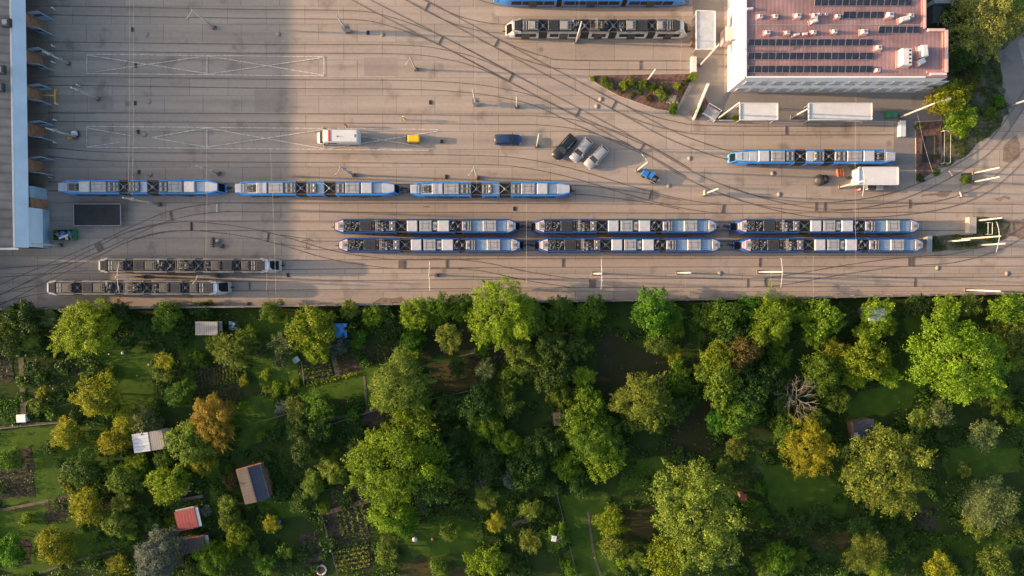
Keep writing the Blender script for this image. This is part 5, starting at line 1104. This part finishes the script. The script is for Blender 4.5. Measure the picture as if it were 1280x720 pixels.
# ------------------------------------------------------------ lawns, beds and paths in the garden
def gp(name, pts, m, amp=.5, seed=1, step=1.3): patch(name, pts, m, amp, seed=seed, step=step)
for i, (p, m) in enumerate([([(318,400),(365,395),(372,470),(375,478),(470,455),(468,500),(400,505),(318,480)],'lawn'), ([(100,430),(190,430),(195,525),(150,520),(130,450)],'lawn'), ([(228,430),(243,430),(240,510),(226,505)],'lawn'),
      ([(296,500),(345,495),(345,535),(300,565),(290,540)],'lawn'), ([(0,535),(130,525),(145,620),(60,625),(0,635)],'lawn'), ([(0,640),(80,630),(120,660),(180,670),(60,720),(0,715)],'lawn'), ([(262,580),(280,575),(275,650),(262,650)],'lawn'),
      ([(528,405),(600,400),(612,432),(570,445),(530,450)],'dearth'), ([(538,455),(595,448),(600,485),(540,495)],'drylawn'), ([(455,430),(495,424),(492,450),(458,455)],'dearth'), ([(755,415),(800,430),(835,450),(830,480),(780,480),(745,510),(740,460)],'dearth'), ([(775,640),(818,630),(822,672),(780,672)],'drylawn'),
      ([(848,505),(885,500),(895,560),(850,575),(820,565)],'dearth'), ([(700,620),(760,610),(775,720),(712,720)],'lawn'), ([(640,632),(700,640),(690,655),(640,655)],'drylawn'), ([(540,640),(600,650),(600,690),(520,700),(500,670)],'lawn'), ([(515,700),(590,706),(590,722),(490,722)],'drylawn'),
      ([(1130,395),(1165,400),(1160,480),(1135,510),(1060,530),(1055,500),(1130,470)],'lawn'), ([(1180,560),(1275,555),(1275,590),(1185,600)],'lawn'), ([(940,570),(1060,600),(1050,650),(970,640)],'lawn'), ([(925,665),(1060,660),(1050,685),(930,690)],'drylawn'), ([(780,580),(850,570),(825,610),(770,620)],'lawn'), ([(1120,672),(1280,668),(1260,690),(1120,700)],'lawn'), ([(868,400),(885,400),(880,450),(866,455)],'lawn'), ([(845,492),(868,470),(895,440),(880,430),(868,455)],'dearth'), ([(325,615),(380,625),(395,650),(330,655)],'lawn')]):
    gp({'lawn':'lawn','drylawn':'dry_lawn','dearth':'bare_earth'}[m], p, m, .8, i+3, 1.6)
for i, p in enumerate([[(242,456),(296,455),(303,480),(300,505),(250,510)], [(64,444),(97,446),(97,470),(66,470)], [(-10,434),(17,436),(18,476),(-10,477)], [(25,675),(38,672),(40,706),(20,708)], [(56,626),(84,622),(82,650),(58,655)], [(405,641),(457,629),(462,668),(468,712),(420,712)], [(374,668),(400,662),(404,705),(380,706)], [(378,455),(413,447),(418,476),(381,481)], [(414,446),(446,440),(452,462),(420,470)], [(415,610),(465,600),(470,622),(412,636)], [(125,600),(140,598),(146,630),(128,635)], [(1135,635),(1170,632),(1168,662),(1132,665)], [(450,512),(478,508),(482,532),(450,534)], [(585,440),(650,425),(655,445),(590,462)], [(-10,570),(40,560),(45,620),(-10,625)],[(180,660),(202,652),(206,668),(182,672)]]):
    gp('soil_bed', p, 'soil', .3, i+40, 1.0)
def rib_path(pts, w, m='path', name='garden_path'):
    mb = MB(); P = smooth(pts, 5) if len(pts) > 2 else [Vector(XY(*p)) for p in pts]; ZC[0] += .0008; ribbon(mb, P, 0, w, ZC[0], m); struct(mb, name)
for pts, w in [([(-20,537),(0,535),(45,530),(85,527)], .45), ([(-20,641),(0,638),(50,628),(85,620)], .5), ([(50,716),(95,701),(150,686)], .35), ([(415,436),(419,455),(423,470)], .8), ([(400,527),(470,512)], .5), ([(455,470),(459,515)], .4), ([(26,440),(28,480),(30,530)], .9), ([(735,640),(742,690),(752,722)], .4), ([(640,655),(670,648)], .7)]:
    rib_path(pts, w)
def crops(label, pts, rows, ang, col, dens=26, h=.35, size=.16, gap=None):
    """rows of vegetables, one countless mass per bed"""
    q = [Vector(p) for p in pxpoly(pts)]; c = sum(q, Vector((0,0)))/len(q)
    rng = np.random.default_rng(len(label)); u = Vector((cos(ang), sin(ang))); v = Vector((-sin(ang), cos(ang)))
    L_ = max(abs((p-c).dot(u)) for p in q); W = max(abs((p-c).dot(v)) for p in q); C = []
    for k in range(rows):
        o = -W+2*W*(k+.5)/rows; n = int(2*L_*dens); t = rng.uniform(-L_, L_, n); d = o+rng.normal(0, W/rows*.32, n)
        for a, b in zip(t, d):
            if rng.random() < .85: C.append((c.x+u.x*a+v.x*b, c.y+u.y*a+v.y*b, rng.uniform(.12, h)))
    C = np.array(C); me = leaf_mesh('crops', C, np.tile([0,0,1.], (len(C),1)), size, .6, rng, 'crops')
    me.materials.clear(); me.materials.append(M[col]); o = bpy.data.objects.new('vegetable_rows', me); COL.objects.link(o); tag(o, label, 'vegetables', kind='stuff')
V_ = radians_ = R
crops('rows of green and reddish vegetables in the striped bed below the grey shed', [(244,458),(268,458),(268,505),(246,505)], 6, R(-84), 'weeds', 14)
crops('bright straight bean rows at the right of the striped bed', [(277,457),(298,457),(299,478),(279,480)], 5, R(-86), 'leafL', 22)
crops('small rusty flower patch in the middle of the striped bed', [(268,460),(276,458),(278,480),(268,480)], 3, R(-86), 'leafR', 26)
crops('mixed dark vegetables filling the lower part of the striped bed', [(250,482),(300,480),(300,503),(252,508)], 5, R(6), 'leafD', 20)
crops('vivid lettuce rows at the left photo edge', [(-6,497),(21,497),(23,524),(-6,525)], 6, R(0), 'leafV', 42, .3)
crops('faint green rows in the dark soil at the left edge', [(-6,438),(16,438),(16,474),(-6,474)], 5, R(0), 'weeds', 10)
crops('sparse rows in the grey bed below the bright broad tree', [(66,446),(96,447),(96,468),(66,468)], 4, R(90), 'weeds', 14)
crops('leafy bed between the white chair and the pale path', [(380,456),(412,448),(416,474),(383,479)], 5, R(12), 'leafG', 24, .5)
crops('bright strip of greens above the leafy bed', [(382,448),(412,440),(413,446),(383,455)], 1, R(12), 'leafV', 50, .5)
crops('orange and yellow flower border along the lower edge of the leafy bed', [(383,479),(446,463),(448,469),(385,484)], 1, R(13), 'leafY', 30, .4)
crops('mixed flower bed right of the pale path', [(417,447),(440,440),(446,460),(422,466)], 4, R(12), 'leafR', 12, .5)
crops('tomato rows below the plank path', [(422,640),(438,636),(444,664),(426,668)], 3, R(-75), 'leafG', 26, .5)
crops('rows of greens below plank path beside the large bright tree', [(444,632),(456,630),(460,660),(448,664)], 2, R(-75), 'leafG', 20, .5)
crops('dense potato rows in the bottom centre bed', [(418,690),(458,680),(464,708),(424,712)], 5, R(10), 'leafK', 34, .5)
crops('thin pale green rows above the potato rows', [(420,674),(458,666),(459,680),(419,690)], 4, R(10), 'weeds', 18, .4)
crops('yellow green leafy rows above the plank path', [(417,612),(435,607),(438,624),(418,630)], 3, R(10), 'leafL', 12, .5)
crops('sparse rows in the far left garden soil', [(-6,575),(40,565),(44,615),(-6,620)], 6, R(8), 'weeds', 10)
crops('low plants in the soil bed under the left garden path', [(58,628),(82,624),(80,648),(60,652)], 3, R(80), 'weeds', 12)
crops('yellow stalks in the bed beside the silvery blue tree', [(133,700),(160,692),(162,715),(136,722)], 5, R(10), 'leafY', 22, .5)
# ------------------------------------------------------------ huts and garden objects
def hut(name, label, px, roofmat, h=2.3, gable=None, pitch=.5, cat='shed', roof2=None, wall='wood', split=None, door=True, over=.12):
    """px: four photo corners of the roof, in order"""
    q = pxpoly(px, h); c = Vector((sum(p[0] for p in q)/4, sum(p[1] for p in q)/4)); a, b = Vector(q[0]), Vector(q[1]); ang = atan2((b-a).y, (b-a).x)
    Lx = (b-a).length; Ly = (Vector(q[2])-b).length
    t = thing(name, label, cat, (c.x, c.y, 0), ang); m = MB(); m.box((0,0,0), (Lx-.3,Ly-.3,h-.1), wall); m.build('wall', t)
    if gable:
        zr = h+pitch; hx, hy = Lx/2, Ly/2
        for s, mt in ((-1, roofmat), (1, roof2 or roofmat)):
            m = MB(); vs = [(0,-hy,zr),(0,hy,zr),(s*hx,hy,h-.15),(s*hx,-hy,h-.15),(0,-hy,zr-.1),(0,hy,zr-.1),(s*hx,hy,h-.25),(s*hx,-hy,h-.25)]
            f = [(0,1,2,3),(7,6,5,4),(3,2,6,7),(0,3,7,4),(2,1,5,6)]; m.add(vs, f if s < 0 else [x[::-1] for x in f], mt); m.build('roof', t)
        m = MB(); m.box((0,0,zr-.02),(.2,Ly+.05,.07),'lgrey' if roof2 is None else 'brownroof'); m.build('ridge', t)
        
        for s in (-1,1): m = MB(); m.add([(-hx+.15,s*(hy-.15),h-.2),(hx-.15,s*(hy-.15),h-.2),(0,s*(hy-.15),zr-.1)],[(0,1,2),(2,1,0)],wall); m.build('gable', t)
    else:
        w1 = Lx*(split or 1); m = MB(); m.box((-Lx/2+w1/2,0,h-.1),(w1,Ly,.12),roofmat); m.build('roof', t)
        if split: m = MB(); m.box((-Lx/2+w1+(Lx-w1)/2+.01,0,h-.16),(Lx-w1-.02,Ly,.12),roof2); m.build('roof', t)
    m = MB(); m.box((Lx*.15,-(Ly/2-.15)-.02,0),(.8,.06,1.9),'wood' if wall != 'wood' else 'mgrey'); m.build('door', t)
    m = MB(); m.box((-Lx*.22,-(Ly/2-.15)-.02,1.0),(.7,.06,.6),'winpane'); m.build('window', t)
    return t
t = hut('garden_shed','grey corrugated flat shed close to the yard wall on the left',[(244,402),(272,402),(272,419),(244,419)],'greyroof',2.3)
m = MB(); m.box((2.1,.3,1.9),(.6,1.6,.08),'mgrey'); m.build('lean_to_roof', t)
hut('garden_shed','shed whose flat roof is half white and half weathered grey',[(164,543),(202,537.5),(208,560.5),(167,567)],'whiteroof',2.4,split=.53,roof2='greyroof',wall='offw')
t = hut('garden_cabin','cabin with a gable roof, one slope navy blue and the other brown',[(295.5,588.5),(327.5,580),(337,623.5),(304,629)],'brownroof',2.8,gable=True,pitch=.35,roof2='navyroof',cat='cabin')
m = MB(); m.box((.1,2.92,2.55),(4.1,.1,.12),'orange',rz=0); m.build('fascia', t); m = MB(); m.box((1.3,-.6,2.95),(.4,.4,.9),'brick'); 
t = hut('garden_hut','hut with a plain red roof and a white strip on its right side',[(219,640),(244,634.5),(247.5,659),(220.5,665.5)],'redroof',2.4)
m = MB(); m.box((1.95,0,2.2),(.5,3.1,.08),'white'); m.build('side_roof', t); m = MB(); m.box((0,1.75,2.15),(3.0,.25,.06),'lgrey'); m.build('gutter', t)
t = hut('garden_hut','low brown roofed hut half hidden behind the silvery blue tree',[(222,675),(255,669),(257,687),(225,696)],'brownroof',2.2); m = MB(); m.box((2.4,0,1.8),(.6,2.2,.06),'pgrey'); m.build('side_roof', t); m = MB(); m.box((0,1.25,2.15),(4.3,.15,.1),'orange'); m.build('fascia', t)
hut('garden_arbour','small pale grey roofed arbour overhung by a yellow green tree near the wall',[(1086,385),(1106,385),(1106,401),(1086,401)],'pgrey',3.9,wall='mgrey',cat='arbour')
t = hut('slatted_shed','dark slatted shed with a pale corner left of the huge olive tree',[(1066,528),(1092,523),(1096,545),(1070,552)],'navyroof',2.6,cat='shed'); m = MB(); m.box((-1.5,-.8,2.55),(.6,1.2,.08),'lgrey'); m.build('roof_edge', t); m = MB(); [m.box((-.6+.5*k,.2,2.53),(.1,2.4,.08),'dgrey') for k in range(5)]; m.build('slats', t)
hut('tool_shed','tiny red roofed tool shed peeking out right of the huge bottom tree',[(926,618),(933,617.5),(934,625),(927,626)],'redroof',2.2)
hut('tool_shed','small grey roof showing beside the dark gap in the middle garden',[(690,516),(700,515),(703,531),(693,533)],'brownroof',1.9)
t = thing('blue_tarpaulin', 'bright blue tarpaulin stretched over poles among trees near the wall', 'tarpaulin', at(429,412)); m = MB(); r = random.Random(4); vs = []
for i in range(9):
    for j in range(9): vs.append((-1.05+2.1*i/8, -1.15+2.3*j/8, 1.9+.12*sin(i*1.1)*cos(j*.9)+r.uniform(-.04,.04)))
m.add(vs, [(9*i+j,9*i+9+j,9*i+10+j,9*i+j+1) for i in range(8) for j in range(8) if not (i > 5 and 3 < j < 6)], 'ubl', True); m.build('sheet', t)
for sx in (-1,1):
    for sy in (-1.1,1.1): m = MB(); m.tube((sx,sy,0),(sx,sy,1.9),.04,.04,'wood'); m.build('pole', t)
t = thing('garden_chair', 'white garden chair at the corner of the leafy bed', 'chair', at(372,449), .6); m = MB(); m.box((0,0,.42),(.8,.8,.07),'white'); m.build('seat', t); m = MB(); m.box((-.4,0,.45),(.08,.8,.6),'white'); m.build('backrest', t)
for sx in (-.35,.35):
    for sy in (-.35,.35): m = MB(); m.tube((sx,sy,0),(sx,sy,.42),.03,.03,'white'); m.build('leg', t)
m = MB(); m.box((0,.42,.6),(.8,.06,.05),'white'); m.box((0,-.42,.6),(.8,.06,.05),'white'); m.build('armrest', t)
boxthing('water_tank', 'square white water tank at the end of the long garden path', 'tank', at(32,521.5), (1.45,1.2,1.1), 'white', 'offw', .05)
for x, y, r, mt, l, cat in [(519,673,.42,'white','white garden ball on the lawn left of the orange one','ball'),(541,673.5,.28,'orange','orange ball on the lawn right of the white one','ball'),(154.5,441,.24,'white','larger white float ball on the lawn below the broad tree','ball'),(137,442.5,.15,'white','smaller white float ball left of the larger one on the lawn','ball'),(350,651,.32,'ubl','small bright blue tub beside the ochre shrub','tub')]:
    c = at(x, y); m = MB(); m.ball((0,0,r), r, mt, 16, 10)
    m.ring((0,0,r), r*.99, .02, mt, 16, 5); o = m.build('garden_ball' if cat == 'ball' else 'water_tub', loc=c); tag(o, l, cat)
t = thing('pool', 'round pool with a pale rim half hidden by the huge bottom tree', 'pool', at(909,692)); m = MB(); m.ring((0,0,.75),1.55,.11,'pgrey',32,8); m.build('rim', t); m = MB(); m.tube((0,0,0),(0,0,.7),1.55,1.55,'mblue',32); m.build('wall', t); m = MB(); m.tube((0,0,.6),(0,0,.72),1.45,1.45,'water',32); m.build('water', t)
t = thing('fire_ring', 'ring of pale stones around a hearth at the bottom edge', 'fire ring', at(402,712)); m = MB(); r = random.Random(2)
for k in range(11): a = 2*pi*k/11; m.box((.75*cos(a),.75*sin(a),0),(.42,.28,.28),'pinkcap' if k%3 else 'white',rz=a+1.57,bev=.05)
m.build('stones', t); m = MB(); m.tube((0,0,0),(0,0,.12),.55,.5,'wood',14); m.build('hearth', t); m = MB(); m.box((-1.3,0,0),(.6,.2,.3),'white'); m.build('bench', t)
t = thing('garden_crate', 'crate with a white half lid in the middle of a vivid green shrub', 'crate', at(694,666,.3)+Vector((0,0,-.3)), -.15); m = MB(); m.box((0,0,2.1),(1.5,1.0,.7),'dgrey'); m.build('body', t); m = MB(); m.box((-.35,0,2.82),(.8,.9,.15),'white',bev=.04); m.build('lid', t)

for x in (-.6,.6):
    for y in (-.4,.4): m = MB(); m.tube((x,y,0),(x,y,2.1),.05,.05,'wood'); m.build('leg', t)
t = thing('tile_stack', 'two stacks of orange tiles beside a low timber wall', 'tiles', at(230,612), .1); m = MB(); m.box((-.4,0,0),(.75,1.5,.7),'orange'); m.build('stack', t); m = MB(); m.box((.45,.1,0),(.6,1.5,.6),'orange'); m.build('stack', t); m = MB(); m.box((1.1,.4,0),(.5,1.4,.5),'lgrey'); m.build('stack', t)
m = MB(); m.box((1.2,-1.35,0),(4.3,.5,.7),'brownroof',rz=.06); m.build('timber_wall', t)
t = thing('junk_pile', 'small pile of white and blue things right of the grey shed', 'pile', at(292,407)); m = MB(); r = random.Random(5)
for k in range(14): m.box((r.uniform(-.6,.6),r.uniform(-.6,.6),0),(r.uniform(.2,.5),r.uniform(.2,.5),r.uniform(.2,.6)),r.choice(['white','pgrey','mblue','lgrey']),rz=r.random())
tag(m.build('heap', t), kind='stuff'); m = MB(); m.box((0,0,0),(1.4,1.4,.06),'dgrey'); m.build('groundsheet', t)
boxthing('plant_trough', 'long pale trough below the grey shed', 'trough', at(267,425), (.5,1.5,.5), 'lgrey', 'pale')
t = thing('teal_tarp_stack', 'teal covered stack cut by the bottom edge of the photo', 'stack', at(958,719), .1); m = MB(); m.box((0,0,0),(2.9,1.6,.9),'wood'); m.build('stack', t); m = MB(); m.box((0,0,.9),(3.0,1.7,.12),'teal',bev=.04); m.build('cover', t)
def fence(a, b, label, h=1.1, mt='wood', gap=2.0, rails=True):
    A, B = Vector(XY(*a)), Vector(XY(*b)); d = B-A; L_ = d.length; t = thing('garden_fence', label, 'fence', (A.x, A.y, 0), atan2(d.y, d.x), 'low garden fences')
    n = max(2, int(L_/gap)); 
    for k in range(n+1): m = MB(); m.box((L_*k/n,0,0),(.09,.09,h),mt); m.build('post', t)
    for zz, ww in ((.86,.1),(.45,.03)): m = MB(); m.box((L_/2,0,h*zz),(L_,ww,.06),mt); m.build('rail', t)
fence((535,499),(600,485),'long pale wooden edging fence below the dry lawn',.6,'bleach')
fence((570,446),(645,427),'slanted fence above the dark soil at the bright wall tree',1.0,'bleach')
fence((695,612),(722,722),'dark fence running down to the bottom edge right of the vivid shrub',1.3,'dgrey')
fence((378,452),(381,480),'short edging fence left of the leafy bed',.5,'bleach')
fence((320,528),(400,505),'thin fence along the lower side of the sunny lawn',.8,'wood')
fence((404,641),(424,716),'dark fence along the left side of the potato bed',1.0,'dgrey')
fence((0,535),(85,527),'thin fence beside the long path at the white tank',.5,'bleach')
fence((630,548),(682,541),'dark short fence in the shaded middle garden',.9,'dgrey')
fence((395,536),(470,512),'pale edging fence in the shade below the central lawn',.6,'bleach')
t = thing('plank_path', 'straight brown plank walkway leading to the large bright tree', 'walkway', at(436,632.5), atan2(at(465,624).y-at(407,641).y, at(465,624).x-at(407,641).x)); m = MB()
for k in range(38): m.box((-3.8+k*.205,0,0),(.18,.75,.12),'wood' if k%4 else 'orange')
m.build('planks', t); 
for s in (-1,1): m = MB(); m.box((0,s*.36,.12),(7.7,.06,.05),'wood'); m.build('edge_board', t)
boxthing('cold_frame','white cold frame by the white flowers','cold frame',at(541,590),(.6,.5,.4),'white','white')
# ------------------------------------------------------------ undergrowth (countless)
def undergrowth():
    rng = np.random.default_rng(5); 
    A, B = at(-120, 392), at(1400, 800)
    n = 52000; X = rng.uniform(A.x, B.x, n*2); Yv = rng.uniform(B.y, A.y, n*2)
    wl = np.interp(X, [XY(*p)[0] for p in WALL], [XY(*p)[1] for p in WALL])-.6
    keep = Yv < wl
    # clumping
    f = (np.sin(X*.9+1.3*np.sin(Yv*.5))+np.sin(Yv*1.1+1.7*np.sin(X*.37))+np.sin((X+Yv)*.33)*1.2)
    keep &= (f+rng.normal(0, .8, len(X))) > .25
    def inside(P):
        c = np.zeros(len(X), bool); k = len(P)
        for i in range(k):
            (x0, y0_), (x1, y1_) = P[i], P[(i+1) % k]
            with np.errstate(divide='ignore', invalid='ignore'):
                c ^= ((y0_ > Yv) != (y1_ > Yv)) & (X < (x1-x0)*(Yv-y0_)/(y1_-y0_)+x0)
        return c
    LAWN = np.zeros(len(X), bool)
    lawns = [[(320,400),(365,395),(372,470),(470,455),(468,500),(400,505),(318,480)],[(108,435),(185,430),(190,515),(150,515),(135,460)],[(296,500),(345,495),(345,535),(300,560)],[(0,535),(85,528),(75,600),(60,625),(0,635)],[(0,640),(60,630),(120,670),(60,720),(0,715)],
      [(530,405),(600,400),(612,430),(570,443),(530,450)],[(540,458),(595,450),(598,482),(542,492)],[(755,415),(800,430),(835,450),(830,480),(780,480),(745,510),(740,460)],[(778,640),(818,630),(822,670),(780,670)],[(700,620),(755,610),(770,720),(725,720)],
      [(1130,395),(1165,400),(1160,480),(1135,510),(1060,530),(1055,500),(1130,470)],[(1185,560),(1275,555),(1275,588),(1185,598)],[(242,456),(300,455),(303,505),(250,510)],[(405,640),(457,629),(470,712),(420,712)],[(378,452),(446,440),(452,465),(382,480)],
      [(295,580),(330,578),(338,628),(300,630)],[(218,635),(250,633),(250,665),(218,668)],[(163,538),(208,536),(210,566),(165,568)],[(243,400),(276,400),(276,421),(243,421)],[(-10,434),(22,434),(24,526),(-10,526)],[(850,505),(885,500),(890,555),(850,570)],[(500,665),(600,655),(590,722),(500,722)],[(940,570),(1050,600),(1040,640),(970,640)]]
    for P in lawns:
        ins = inside(pxpoly(P)); LAWN |= ins; keep &= ~(ins & (rng.random(len(X)) < .93))
    ctr = np.flatnonzero((Yv < wl-.8) & ~LAWN)[:1500]; MX, MY = X[ctr], Yv[ctr]
    X, Yv, f = X[keep][:n], Yv[keep][:n], f[keep][:n]
    Z = np.abs(rng.normal(0, .28, len(X)))+np.clip(f-.8, 0, 2)*.45*rng.random(len(X))+.1
    C = np.stack([X, Yv, Z], 1); add = []
    for cx, cy in zip(MX, MY):       # low bushy mounds
        rr = rng.uniform(.3, 1.0)**1.0*rng.choice([1, 1, 1.7]); k = int(50+90*rr); q = rng.normal(0, 1, (k, 3)); q /= np.linalg.norm(q, axis=1)[:, None]; q[:, 2] = np.abs(q[:, 2]); q *= rng.uniform(.6, 1.1, (k, 1))
        add.append(np.stack([cx+q[:, 0]*rr, cy+q[:, 1]*rr, q[:, 2]*rr*rng.uniform(.7, 1.3)], 1))
    C = np.concatenate([C]+add)
    me = leaf_mesh('undergrowth', C, np.tile([0,0,.8], (len(C),1)), .2, .55, rng, 'weeds'); o = bpy.data.objects.new('undergrowth', me); COL.objects.link(o); tag(o, 'low weeds and undergrowth covering the garden ground', 'undergrowth', kind='stuff')
    # verge tufts on the right
    C = []
    for P, k in [([(1178,40),(1245,66),(1257,125),(1262,140),(1236,170),(1206,194),(1180,208)],5200),([(1162,295),(1217,294),(1217,274),(1250,273),(1258,285),(1240,304),(1164,313)],2200)]:
        q = pxpoly(P); xs = [p[0] for p in q]; ys = [p[1] for p in q]
        X = rng.uniform(min(xs), max(xs), k*2); Yv = rng.uniform(min(ys), max(ys), k*2)
        c = np.zeros(len(X), bool)
        for i in range(len(q)):
            (x0, y0_), (x1, y1_) = q[i], q[(i+1) % len(q)]
            if y0_ != y1_: c ^= ((y0_ > Yv) != (y1_ > Yv)) & (X < (x1-x0)*(Yv-y0_)/(y1_-y0_)+x0)
        c &= (np.sin(X*1.3)+np.sin(Yv*1.7+X)) > -.4
        C.append(np.stack([X[c], Yv[c], rng.uniform(.05, .35, c.sum())], 1))
    C = np.concatenate(C); me = leaf_mesh('weeds', C, np.tile([0,0,.8], (len(C),1)), .13, .5, rng, 'weeds'); o = bpy.data.objects.new('verge_weeds', me); COL.objects.link(o); tag(o, 'patchy weeds on the rough verges at the right', 'weeds', kind='stuff')
undergrowth()
# ------------------------------------------------------------ light, sky, camera
SE, SA = 12.0, 2.3          # elevation; sunlight travels to the right and a little down
sun = bpy.data.lights.new('sun', 'SUN'); sun.energy = 4.1; sun.angle = R(.6); sun.color = (1.0, .66, .38)
so = bpy.data.objects.new('sun', sun); COL.objects.link(so)
d = Vector((cos(R(SE))*cos(R(-SA)), cos(R(SE))*sin(R(-SA)), -sin(R(SE)))); so.rotation_euler = d.to_track_quat('-Z', 'Y').to_euler()
w = bpy.data.worlds.new('World'); scene.world = w; w.use_nodes = True; nt = w.node_tree
sky = nt.nodes.new('ShaderNodeTexSky'); sky.sky_type = 'NISHITA'; sky.sun_disc = False; sky.sun_elevation = R(SE)
sky.sun_rotation = atan2(-d.x, -d.y); sky.dust_density = 4.0; sky.ozone_density = 1.0
nt.links.new(sky.outputs[0], nt.nodes['Background'].inputs[0]); nt.nodes['Background'].inputs[1].default_value = .15
cam = bpy.data.cameras.new('camera'); cam.lens = 24; cam.sensor_width = 36; cam.clip_end = 3000; cam.clip_start = 1
co = bpy.data.objects.new('camera', cam); COL.objects.link(co); co.location = (0, 0, H); co.rotation_euler = (TILT, 0, 0); scene.camera = co
scene.view_settings.view_transform = 'Standard'; scene.view_settings.look = 'None'; scene.view_settings.gamma = 1; scene.view_settings.exposure = 1.32
scene.cycles.max_bounces = 5; scene.cycles.transparent_max_bounces = 4
